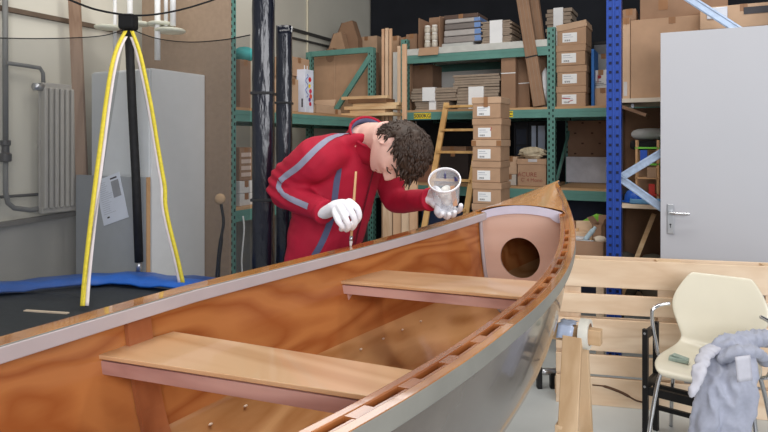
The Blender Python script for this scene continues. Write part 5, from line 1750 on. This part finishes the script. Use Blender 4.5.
for sx in (-1, 1):
    b = MB().tube(smooth_path([(sx * .15, .0, .435), (sx * .225, -.005, .44), (sx * .245, .0, .50), (sx * .262, .005, .585), (sx * .264, .0, .648), (sx * .258, .005, .668), (sx * .235, .03, .684), (sx * .195, .06, .694)], 5), .0095, 12); b.build('armrest', CHROME, ch, smooth=True)
# small folded paper on the seat
Rc = Matrix.Rotation(CA, 4, 'Z')
def chw(x, y, z): return cc + Rc.to_3x3() @ Vector((x, y, z))
b = MB(); b.box((0, 0, .010), (.085, .045, .018), rot=(0, .0, .1)); b.box((.004, .004, .022), (.07, .035, .006), rot=(.05, .1, -.2))
o = b.build('folded_packet', mat('greenish_packet', (150, 166, 156), .4, var=.2, scale=50), loc=tuple(chw(-.12, -.09, .462)), rot=(0, 0, CA), bevel=.005); tag(o, 'small folded grey-green packet lying on the chair seat', 'packet')

# ------------------------------------------------------------------ grey sweatshirt thrown over the chair's side
FAB = mat('grey_sweat_fabric', (164, 168, 184), .9, var=.05, scale=60, sheen=.3)
FAB2 = mat('pale_fabric', (196, 196, 206), .9, var=.03, scale=40)


def cloth_blob(name, chains, balls, m, parent, voxel=.009, disp=.012, wr=22, sm=6):
    b = MB()
    for path, r, fl in chains:
        P = smooth_path(path, 5)
        rr = [interp(i / (len(P) - 1), [k / (len(r) - 1) for k in range(len(r))], r) for i in range(len(P))]
        b.tube(P, rr, 14, flat=fl)
    for c, r in balls: b.ball(c, r)
    o = b.build(name, m, parent, smooth=True)
    md = o.modifiers.new('r', 'REMESH'); md.mode = 'VOXEL'; md.voxel_size = voxel; md.use_smooth_shade = True
    md = o.modifiers.new('s', 'SMOOTH'); md.factor = .5; md.iterations = sm
    baked(o)
    if disp:
        from mathutils import noise
        me = o.data
        nn = [v.normal.copy() for v in me.vertices]
        for v, n in zip(me.vertices, nn):
            p = v.co
            q_ = Vector((p.x * wr, p.y * wr, p.z * wr * .35))
            a_ = 1 - abs(noise.noise(q_)) * 2.2
            v.co = p + n * disp * (a_ - .4)
    for p in o.data.polygons: p.use_smooth = True
    return o


sw_at = chw(.15, -.10, .45)
sws = thing('sweatshirt', 'crumpled grey sweatshirt hanging over the right side of the cream chair', 'clothing', tuple(sw_at), 0)


def sp(px, py, Y): return at(px, py, Y) - sw_at


ch_front = [([sp(724, 352, 2.74), sp(714, 385, 2.66), sp(705, 420, 2.63), sp(700, 450, 2.62)], [.055, .055, .055, .05], .45),
            ([sp(738, 350, 2.72), sp(740, 385, 2.62), sp(736, 425, 2.60), sp(733, 452, 2.60)], [.06, .07, .062, .055], .45),
            ([sp(730, 350, 2.72), sp(724, 390, 2.64), sp(720, 430, 2.62), sp(718, 452, 2.61)], [.05, .06, .06, .05], .4)]
o = cloth_blob('body', ch_front, [], FAB, sws, .009, .016, 22, 4)
o = cloth_blob('sleeve', [([sp(722, 345, 2.78), sp(708, 352, 2.72), sp(700, 368, 2.62), sp(694, 388, 2.58), sp(689, 398, 2.57)], [.03, .034, .030, .022, .010], .5)], [], FAB2, sws, .008, .008, 24, 4)
o = cloth_blob('hood', [([sp(712, 352, 2.78), sp(724, 343, 2.76), sp(745, 340, 2.76), sp(762, 338, 2.80), sp(778, 340, 2.86)], [.03, .045, .05, .05, .045], .7),
                        ([sp(720, 362, 2.70), sp(735, 352, 2.68), sp(752, 352, 2.70), sp(766, 362, 2.76)], [.03, .04, .04, .03], .6)], [], FAB, sws, .009, .016, 22, 4)
b = MB(); rows = []
for i in range(7):
    rows.append([sp(735 + 3.0 * j + .4 * i, 357 + 4.2 * i - .4 * j, 2.545 - .002 * i - .003 * math.sin(j)) for j in range(6)])
b.grid(rows); o = b.build('pocket', FAB2, sws, smooth=True, thick=.006); tag(o, 'pale patch pocket')
# ------------------------------------------------------------------ the person bending over the far rail
from mathutils import noise
SKIN = mat('skin', (236, 192, 178), .5, var=.05, scale=14, spec=.35)
JACK = mat('crimson_softshell', (166, 18, 48), .75, var=.06, scale=18)
STRIPE = mat('grey_stripe', (138, 138, 158), .6, var=.06, scale=40)
STRIPEB = mat('blue_grey_stripe', (84, 88, 118), .7, var=.06, scale=40)
HAIR = mat('brown_hair', (58, 44, 36), .5, var=.35, scale=30, spec=.4, stretch=(1, 1, 1))
GLOVE = mat('white_glove', (232, 232, 238), .6, var=.02, scale=60, bump=.15, bscale=180)
JEAN = mat('dark_jeans', (44, 50, 70), .85, var=.1, scale=40)
org = Vector((-.30, 2.53, 0))
man = thing('person', 'person in crimson jacket and white gloves bending over the canoe with brush and cup', 'person', tuple(org))


def V(x, y, z): return Vector((x, y, z))


RS, RE, RWr = V(-.243, 2.31, 1.438), V(-.388, 2.40, 1.318), V(-.212, 2.205, 1.252)
LS, LE, LWr = V(-.035, 2.60, 1.455), V(.046, 2.60, 1.258), V(.178, 2.405, 1.277)
PEL, CHE, NB = V(-.272, 2.53, .95), V(-.150, 2.465, 1.46), V(-.052, 2.405, 1.518)
FR = V(.8, -.6, 0); RR = V(-.6, -.8, 0)
HU = V(.75, -.65, -.06).normalized()
HF = V(-.20, -.12, -.97); HF = (HF - HU * HF.dot(HU)).normalized()
HR = HF.cross(HU).normalized()
HC = V(.052, 2.232, 1.480)
HS = 1.05
MH = Matrix(((HR.x * HS, HF.x * HS, HU.x * HS, HC.x), (HR.y * HS, HF.y * HS, HU.y * HS, HC.y), (HR.z * HS, HF.z * HS, HU.z * HS, HC.z), (0, 0, 0, 1)))


def g(x, s): return math.exp(-(x / s) ** 2)


def head_point(th, ph):
    """th from the crown, ph around; local x right, y forward, z up"""
    x = math.sin(th) * math.sin(ph); y = math.sin(th) * math.cos(ph); z = math.cos(th)
    p = V(x * .074, y * .096, z * .115)
    if y < 0: p.y *= .84
    if z < 0:
        k = (-z) ** 1.4
        p.x *= 1 - .36 * k
        if y > 0: p.y *= 1 + 1.3 * z ** 4
        else: p.y *= 1 - .30 * k
    fr = max(0.0, y)
    if fr > 0:
        ax = abs(p.x)
        p.y -= .010 * g(ax - .031, .016) * g(p.z - .012, .013) * fr              # eye sockets
        p.y += .007 * g(p.x, .045) * g(p.z - .034, .012) * fr                    # brow
        nz = max(0, min(1, (.026 - p.z) / .056)) if p.z > -.031 else g(p.z + .031, .007)
        p.y += (.004 * g(p.z, .04) + .027 * nz) * g(p.x, .0105 + .005 * nz) * fr
        p.y -= .004 * g(p.x, .022) * g(p.z + .047, .006) * fr
        p.y += .010 * g(p.x, .024) * g(p.z + .058, .006) * fr                    # lips
        p.y -= .005 * g(p.x, .028) * g(p.z + .0645, .0028) * fr
        p.y += .009 * g(p.x, .022) * g(p.z + .071, .006) * fr
        p.y -= .004 * g(p.x, .03) * g(p.z + .083, .006) * fr
        p.y += .010 * g(p.x, .024) * g(p.z + .100, .014) * fr                    # chin
        p.y += .004 * g(ax - .045, .016) * g(p.z + .012, .018) * fr              # cheek
    return p


bm_ = MB()
rows = []
NT_, NP_ = 56, 72
for i in range(NT_ + 1):
    th = PI * (i + .02) / (NT_ + .04)
    rows.append([MH @ head_point(th, 2 * PI * j / NP_) - org for j in range(NP_)])
bm_.loft(rows, True, True)
for sx in (-1, 1):       # ears
    rows = []
    for (r0, off) in ((.010, .000), (.026, .010), (.030, .016), (.024, .018), (.012, .010)):
        rows.append([MH @ (V(sx * (.066 + off), -.004 - off * .5, -.004) + V(0, math.sin(a_) * r0 * .62, math.cos(a_) * r0)) - org for a_ in [2 * PI * k / 14 for k in range(14)]])
    bm_.loft(rows, True, True)
sk = HC - HU * .06 - HF * .035
bm_.tube([CHE.lerp(NB, .55) - org, NB - org, (NB + (sk - NB) * .55) - org, sk - org], [.075, .060, .056, .060], 20)


def ring_loft(b, pts):
    """pts: (centre, half width along RR, half depth along FR)"""
    rows = []
    for c, hw, hd in pts:
        rows.append([c - org + RR * (math.cos(a_) * hw) + FR * (math.sin(a_) * hd) for a_ in [2 * PI * k / 28 for k in range(28)]])
    b.loft(rows, True, True)


ring_loft(bm_, [(PEL + V(0, 0, -.06), .15, .105), (PEL + V(.01, 0, .06), .155, .11), (PEL.lerp(CHE, .4), .145, .10), (PEL.lerp(CHE, .75), .165, .115), (CHE, .15, .10), (NB, .07, .07)])
for a, b_, c in ((RS, RE, RWr), (LS, LE, LWr)):
    bm_.tube(smooth_path([CHE.lerp(a, .6) - org, a - org, b_ - org, c - org], 5), [.055] * 5 + [.050] * 5 + [.042, .038, .036, .034, .030] + [.027], 14)
KN, FT = {}, {}
for sx in (-1, 1):
    hip = PEL + RR * (-sx * .085) + V(0, 0, -.04)
    foot = V(-.33, 2.56, 0) + RR * (-sx * .13) + FR * (.10 if sx > 0 else -.06)
    knee = hip.lerp(foot, .48) + FR * .03; knee.z = .50
    ank = V(foot.x, foot.y, .085)
    KN[sx], FT[sx] = knee, ank
    bm_.tube(smooth_path([hip - org, knee - org, ank - org], 6), [.078, .075, .07, .066, .06, .055, .052, .054, .052, .046, .040, .036, .034], 14)
    bm_.tube([ank - org + FR * -.04 + V(0, 0, -.04), ank - org + FR * .05 + V(0, 0, -.05), ank - org + FR * .15 + V(0, 0, -.06)], [.034, .034, .026], 12)
body = bm_.build('body', SKIN, man, smooth=True)
md = body.modifiers.new('r', 'REMESH'); md.mode = 'VOXEL'; md.voxel_size = .0048; md.use_smooth_shade = True
md = body.modifiers.new('s', 'SMOOTH'); md.factor = .4; md.iterations = 2
baked(body)
tag(body, 'bare skin of face, neck and ears')
# eyes, brows


def on_face(x, z, off):
    th = math.acos(max(-1, min(1, z / .115)))
    ph = math.asin(max(-1, min(1, x / (.074 * max(.2, math.sin(th))))))
    q = head_point(th, ph)
    return MH @ V(q.x, q.y + off, q.z) - org


for sx in (-1, 1):
    c = on_face(sx * .031, .010, -.0045)
    b = MB().ball(c, .0112, 14, 10); e = b.build('eye', mat('eyelid', (206, 154, 140), .5), man, smooth=True)
    b = MB().tube(smooth_path([on_face(sx * x, z, .0065 - abs(x - .031) * .25) for x, z in ((.018, .004), (.025, .0015), (.032, .0008), (.039, .002), (.045, .005))], 3), .0021, 6); b.build('lashes', mat('lashes', (46, 36, 32), .5), e, smooth=True)
    b = MB().tube(smooth_path([on_face(sx * x, .031 + z, .0015) for x, z in ((.012, -.001), (.026, .003), (.040, .003), (.052, -.004))], 4), [.0028] * 4 + [.0038] * 5 + [.002] * 4, 6)
    b.build('eyebrow', HAIR, man, smooth=True)
b = MB().tube(smooth_path([on_face(x, -.0645 - abs(x) * .05, .0005) for x in (-.022, -.011, 0, .011, .022)], 3), [.0036] * 13, 6, flat=.8)
b.build('mouth', mat('lip', (178, 104, 100), .5), man, smooth=True)

# hair: a scalp shell with tousled locks
hb = MB()
rn = random.Random(21)


def scalp_ok(p):
    """hair line: forehead at the front, ear and nape behind"""
    if p.y > .035: return p.z > .055 - .15 * max(0, abs(p.x) - .05)
    if p.y > -.022: return p.z > .040
    return p.z > -.052


rows = []
NT2, NP2 = 30, 48
for i in range(NT2 + 1):
    th = PI * .72 * (i + .02) / NT2
    row = []
    for j in range(NP2):
        ph = 2 * PI * j / NP2
        p = head_point(th, ph)
        # stop the shell at the hairline
        t2 = th
        while not scalp_ok(p) and t2 > .2:
            t2 -= .04; p = head_point(t2, ph)
        n = Vector((p.x / .074 ** 2, p.y / .096 ** 2, p.z / .115 ** 2)).normalized()
        k = noise.noise(p * 38) * .006 + noise.noise(p * 90) * .003
        edge = 1.0 if t2 == th else .25
        row.append(MH @ (p + n * ((.011 + k) * edge + .001)) - org)
    rows.append(row)
hb.loft(rows, True, True)
hair = hb.build('hair', HAIR, man, smooth=True)
lk = MB(); cnt = 0
while cnt < 900:
    th = rn.uniform(.05, 2.2); ph = rn.uniform(0, 2 * PI)
    p = head_point(th, ph)
    if not scalp_ok(p): continue
    n = Vector((p.x / .074 ** 2, p.y / .096 ** 2, p.z / .115 ** 2)).normalized()
    # hair falls forward over the brow (toward the face) and back at the nape
    fall = V(rn.uniform(-.5, .5), .9 if p.z > .03 else -.1, -.5 if p.z < .06 else -.05)
    # gravity in head coordinates
    gr = V(HR.z, HF.z, HU.z) * -.5
    d = (fall * .6 + gr + n * .35 + V(rn.uniform(-.5, .5), rn.uniform(-.5, .5), rn.uniform(-.5, .5)))
    d = (d - n * d.dot(n) * .75).normalized()
    L_ = rn.uniform(.022, .042) * (1.15 if p.z > .05 and p.y > .02 else .85)
    if p.z < .02: L_ *= .6
    a = p + n * .006
    c1 = a + d * L_ * .5 + n * rn.uniform(.004, .009); c2 = a + d * L_ + n * rn.uniform(-.003, .006) + V(rn.uniform(-.01, .01), rn.uniform(-.01, .01), 0)
    lk.tube([MH @ a - org, MH @ c1 - org, MH @ c2 - org], [.0050, .0045, .0010], 5)
    cnt += 1
o = lk.build('locks', HAIR, hair, smooth=True); tag(o, kind='stuff')

# jacket
jb = MB()
ring_loft(jb, [(PEL + V(0, 0, -.10), .170, .135), (PEL + V(.008, 0, .02), .172, .136), (PEL.lerp(CHE, .3), .172, .138), (PEL.lerp(CHE, .6), .180, .146), (PEL.lerp(CHE, .85), .186, .142), (CHE + V(0, 0, .02), .165, .120), (NB + V(-.01, 0, .012), .085, .080)])
jb.tube(smooth_path([CHE.lerp(RS, .35) - org, RS - org, RS.lerp(RE, .5) + V(-.012, .0, .008) - org, RE + V(-.004, .01, 0) - org, RE.lerp(RWr, .45) + V(0, 0, -.004) - org, RWr - org], 5),
        [.085] * 3 + [.084] * 4 + [.080, .077, .075, .073, .071] + [.070, .069, .068, .066, .064] + [.061, .058, .056, .054, .051, .047, .045, .044, .042], 20)
jb.tube(smooth_path([CHE.lerp(LS, .35) - org, LS - org, LS.lerp(LE, .5) + V(.012, 0, 0) - org, LE - org, LE.lerp(LWr, .5) + V(0, 0, -.004) - org, LWr - org], 5),
        [.085] * 3 + [.082] * 4 + [.074, .071, .068, .065, .062] + [.060, .058, .056, .054, .052] + [.051, .050, .048, .047, .046, .045, .044, .043, .042], 20)
jack = jb.build('jacket', JACK, man, smooth=True)
md = jack.modifiers.new('r', 'REMESH'); md.mode = 'VOXEL'; md.voxel_size = .0085; md.use_smooth_shade = True
md = jack.modifiers.new('s', 'SMOOTH'); md.factor = .5; md.iterations = 5
baked(jack)
me = jack.data
nn = [v.normal.copy() for v in me.vertices]
for v, n in zip(me.vertices, nn):
    p = v.co
    near_arm = (p + org - RE).length
    k = noise.noise(V(p.x * 9 + p.z * 7, p.y * 9, p.z * 16 - p.x * 6)) * .006 + noise.noise(p * 28) * .0018
    k += .006 * math.exp(-(near_arm / .11) ** 2) * math.sin((p.z + p.x * .6) * 150)
    v.co = p + n * k
for p in me.polygons: p.use_smooth = True
# stand-up collar
ax = (sk - NB).normalized() * .75 + V(-.1, 0, .75); ax.normalize()
cx_ = ax.cross(V(0, 1, 0)).normalized(); cy_ = ax.cross(cx_)
rows = []
for h, r in ((-.03, .092), (.004, .080), (.024, .075), (.042, .077), (.046, .079)):
    row = []
    for k in range(29):
        a_ = 2 * PI * k / 28
        wob = 1 + .03 * math.sin(3 * a_)
        row.append(NB - org + V(-.012, .0, -.012) + ax * (h + .012 * math.cos(a_ + .6)) + cx_ * (math.cos(a_) * r * wob) + cy_ * (math.sin(a_) * r * wob))
    rows.append(row)
b = MB().grid(rows); col = b.build('collar', JACK, jack, smooth=True, thick=.009)
rows2 = [[p + (NB - org + ax * .02 - p) * .07 for p in row] for row in rows[1:4]]
b = MB().grid(rows2); b.build('collar_lining', STRIPEB, col, smooth=True, thick=.004)

# stripes follow the surface of the jacket
bpy.context.view_layer.update()
bvh = BVHTree.FromPolygons([v.co.copy() for v in me.vertices], [tuple(p.vertices) for p in me.polygons])


def stripe(pix, wid, m, name, label):
    P = smooth_path([V(x, y, 0) for x, y in pix], 7)
    pts = []
    o_ = Vector((0, 0, CH)) - org
    for p in P:
        d = at(p.x, p.y, 1.0) - Vector((0, 0, CH))
        h = bvh.ray_cast(o_, d.normalized())
        if h[0] is not None: pts.append((h[0], h[1]))
    rows = []
    for i, (p, n) in enumerate(pts):
        t = (pts[min(i + 1, len(pts) - 1)][0] - pts[max(i - 1, 0)][0])
        if t.length < 1e-6: continue
        sd = n.cross(t.normalized()).normalized()
        row = []
        for f_ in (-1, -.5, 0, .5, 1):
            q = p + sd * (wid / 2 * f_)
            loc, nor, _, _ = bvh.find_nearest(q)
            row.append(loc + nor * .0022)
        rows.append(row)
    b = MB().grid(rows)
    o = b.build(name, m, jack, smooth=True)
    tag(o, label)
    return o


stripe([(358, 133), (346, 134), (333, 137), (322, 144), (310, 155), (298, 167), (287, 175), (280, 181)], .023, STRIPE, 'stripe', 'grey stripe along shoulder and upper sleeve')
stripe([(280, 182), (279, 188), (283, 194), (291, 199), (300, 203), (308, 206.5)], .022, STRIPE, 'stripe', 'grey stripe along the forearm')
stripe([(339, 169), (337, 180), (335, 195), (333, 212), (328, 228), (321, 244), (314, 256)], .024, STRIPEB, 'stripe', 'blue-grey side stripe')
b = MB().tube([(CHE + FR * .152 + V(-.0, 0, -.02) - org), (PEL.lerp(CHE, .5) + FR * .155 - org), (PEL + FR * .15 - org)], .004, 6); b.build('zip', mat('dark_zip', (100, 16, 32), .5), jack)
# cuffs
for a, c, nm in ((RE, RWr, 'cuff'), (LE, LWr, 'cuff')):
    d = (c - a).normalized()
    b = MB().tube([c - d * .012 - org, c + d * .008 - org], .0455, 18); b.build(nm, JACK, jack, smooth=True, bevel=.004)
# trousers and shoes
tb = MB()
ring_loft(tb, [(PEL + V(0, 0, -.12), .165, .125), (PEL + V(0, 0, .02), .17, .125)])
for sx in (-1, 1):
    hip = PEL + RR * (-sx * .085) + V(0, 0, -.06)
    tb.tube(smooth_path([hip - org, KN[sx] - org, FT[sx] - org], 6), [.096, .094, .09, .086, .08, .074, .072, .072, .07, .066, .063, .062, .062], 16)
tr = tb.build('trousers', JEAN, man, smooth=True)
md = tr.modifiers.new('r', 'REMESH'); md.mode = 'VOXEL'; md.voxel_size = .012; md.use_smooth_shade = True
md = tr.modifiers.new('s', 'SMOOTH'); md.factor = .5; md.iterations = 3
baked(tr)
for sx in (-1, 1):
    c = FT[sx] - org; c.z = 0
    rows = []
    for (f_, hw, hh) in ((-.085, .018, .05), (-.075, .036, .085), (-.03, .042, .10), (.03, .043, .09), (.09, .046, .062), (.145, .042, .05), (.175, .026, .036), (.185, .01, .022)):
        rows.append([c + FR * f_ + RR * (math.cos(a_) * hw) + V(0, 0, max(0.0, hh * .5 + math.sin(a_) * hh * .5)) for a_ in [2 * PI * k / 16 for k in range(16)]])
    b = MB().loft(rows, True, True); b.build('shoe', BLACK, man, smooth=True)


# gloved hands
def hand(name, palm, palm_r, fingers, thumb, label):
    b = MB()
    P = [at(*p) - org for p in palm]
    b.tube(smooth_path(P, 4), [interp(i / (4 * (len(P) - 1)), [k / (len(palm_r) - 1) for k in range(len(palm_r))], palm_r) for i in range(4 * (len(P) - 1) + 1)], 16, flat=.62)
    for f in fingers:
        Q = [at(*p) - org for p in f]
        b.tube(smooth_path([P[-2].lerp(Q[0], .75)] + Q, 4), [.0125] * 5 + [.0118] * 4 + [.0108] * 4 + [.0100, .0098, .0094, .0075], 12)
    Q = [at(*p) - org for p in thumb]
    b.tube(smooth_path(Q, 4), [.017] * 4 + [.0135] * 4 + [.0115] * max(1, 4 * (len(Q) - 1) + 1 - 8), 12)
    o = b.build(name, GLOVE, man, smooth=True)
    md = o.modifiers.new('r', 'REMESH'); md.mode = 'VOXEL'; md.voxel_size = .0028; md.use_smooth_shade = True
    md = o.modifiers.new('s', 'SMOOTH'); md.factor = .5; md.iterations = 3
    baked(o)
    for p in o.data.polygons: p.use_smooth = True
    tag(o, label)
    return o


hand('glove', [(324, 213.5, 2.205), (331, 210, 2.18), (338, 206.5, 2.155), (345, 205, 2.140)], [.034, .037, .040, .034],
     [[(350, 202, 2.135), (357.5, 209, 2.10), (359, 217, 2.10), (355.5, 223, 2.125)],
      [(345.5, 204.5, 2.115), (352.5, 214, 2.072), (355, 223, 2.075), (351.5, 229, 2.105)],
      [(340, 208.5, 2.105), (345.5, 218.5, 2.062), (348.5, 226.5, 2.066), (346.0, 230.5, 2.095)],
      [(335, 212.5, 2.11), (338.5, 221, 2.075), (342.5, 226.5, 2.075), (341, 229.5, 2.10)]],
     [(334, 206, 2.19), (342, 207, 2.185), (350, 212, 2.17), (354, 219, 2.145)], 'white glove gripping the brush')
hand('glove', [(428.5, 199.5, 2.41), (433, 200, 2.40), (438, 203, 2.385), (443, 206, 2.375)], [.033, .036, .040, .036],
     [[(438, 206, 2.35), (437, 212, 2.30), (440, 215.5, 2.262), (443, 212.5, 2.240)],
      [(443, 208, 2.36), (444, 214.5, 2.31), (447.5, 217, 2.27), (449.5, 213, 2.245)],
      [(448, 209, 2.37), (450.5, 214.5, 2.325), (453.5, 215, 2.285), (455, 211.0, 2.262)],
      [(452, 208, 2.385), (457, 211, 2.35), (460, 209, 2.31), (461, 204.5, 2.285)]],
     [(431, 197, 2.395), (433, 191, 2.35), (436.5, 189, 2.30), (440, 193, 2.262)], 'white glove holding the cup')

# brush held in the right hand
b0 = at(356, 171.5, 2.155); b1 = at(351.3, 236, 2.125); b2 = at(350.6, 247.5, 2.118)
brs = thing('brush', 'thin wooden brush held in the glove, its tip on the canoe rail', 'brush', tuple(b2))
b = MB().tube([b0 - b2, b0.lerp(b1, .5) - b2, b1 - b2], [.0040, .0052, .0048], 10); b.build('handle', wood('brush_handle', (216, 178, 136), (190, 148, 106), 'z', 8, .5), brs, smooth=True)
b = MB().tube([b1 - b2, b1.lerp(b2, .45) - b2], .006, 10); b.build('ferrule', STEEL, brs, smooth=True)
b = MB().tube([b1.lerp(b2, .45) - b2, V(0, 0, .003)], [.0062, .0035], 10); b.build('bristles', mat('bristle', (210, 200, 196), .7), brs, smooth=True)
# translucent cup
rc = at(444.5, 180, 2.275)
ax = V(-.13, -.70, .70).normalized()
cupb = rc - ax * .120
cxv = ax.cross(V(1, 0, 0)).normalized(); cyv = ax.cross(cxv)
Mc = Matrix(((cyv.x, cxv.x, ax.x, 0), (cyv.y, cxv.y, ax.y, 0), (cyv.z, cxv.z, ax.z, 0), (0, 0, 0, 1)))
cup = thing('plastic_cup', 'translucent white mixing cup held tilted in the left glove', 'cup', tuple(cupb))
CUPM = mat('translucent_plastic', (232, 234, 240), .35, var=.01, alpha=.26, spec=.5)
b = MB().lathe([(.006, .0), (.047, .0), (.048, .003), (.0575, .119), (.0565, .119), (.047, .005), (.006, .004)], 36, Mc, cap=False); b.build('wall', CUPM, cup, smooth=True, auto=45)
b = MB().lathe([(.0555, .115), (.0605, .115), (.0612, .118), (.0605, .1225), (.0562, .1225), (.0555, .115)], 36, Mc, cap=False); b.build('rim', mat('cup_rim', (240, 240, 244), .35), cup, smooth=True, auto=50)
b = MB()
rn = random.Random(5)
for k in range(9):
    a_ = rn.uniform(0, 2 * PI); r_ = rn.uniform(0, .024)
    b.ball(Mc @ V(r_ * math.cos(a_), r_ * math.sin(a_), .022 + rn.uniform(0, .028)), rn.uniform(.014, .021), 10, 7)
o = b.build('white_paste', mat('white_paste', (238, 236, 230), .5), cup, smooth=True)
md = o.modifiers.new('r', 'REMESH'); md.mode = 'VOXEL'; md.voxel_size = .004; md.use_smooth_shade = True
baked(o)
b = MB()
for (a_, z, w_, h_) in ((2.55, .085, .014, .016), (1.65, .090, .006, .030)):
    b.box(Mc @ V(.0525 * math.cos(a_), .0525 * math.sin(a_), z), (w_, .004, h_))
b.build('marker_blot', mat('marker_ink', (46, 44, 100), .6), cup)
s0 = at(452.3, 186, 2.275); s1 = at(455.5, 206, 2.305)
b = MB().bar(V(0, 0, 0), s0 - s1, .017, .003, up=(0, -1, .3))
o = b.build('stir_stick', mat('stick_wood', (206, 160, 128), .6), loc=tuple(s1), bevel=.001); tag(o, 'flat wooden stirring stick standing in the translucent cup', 'stick')
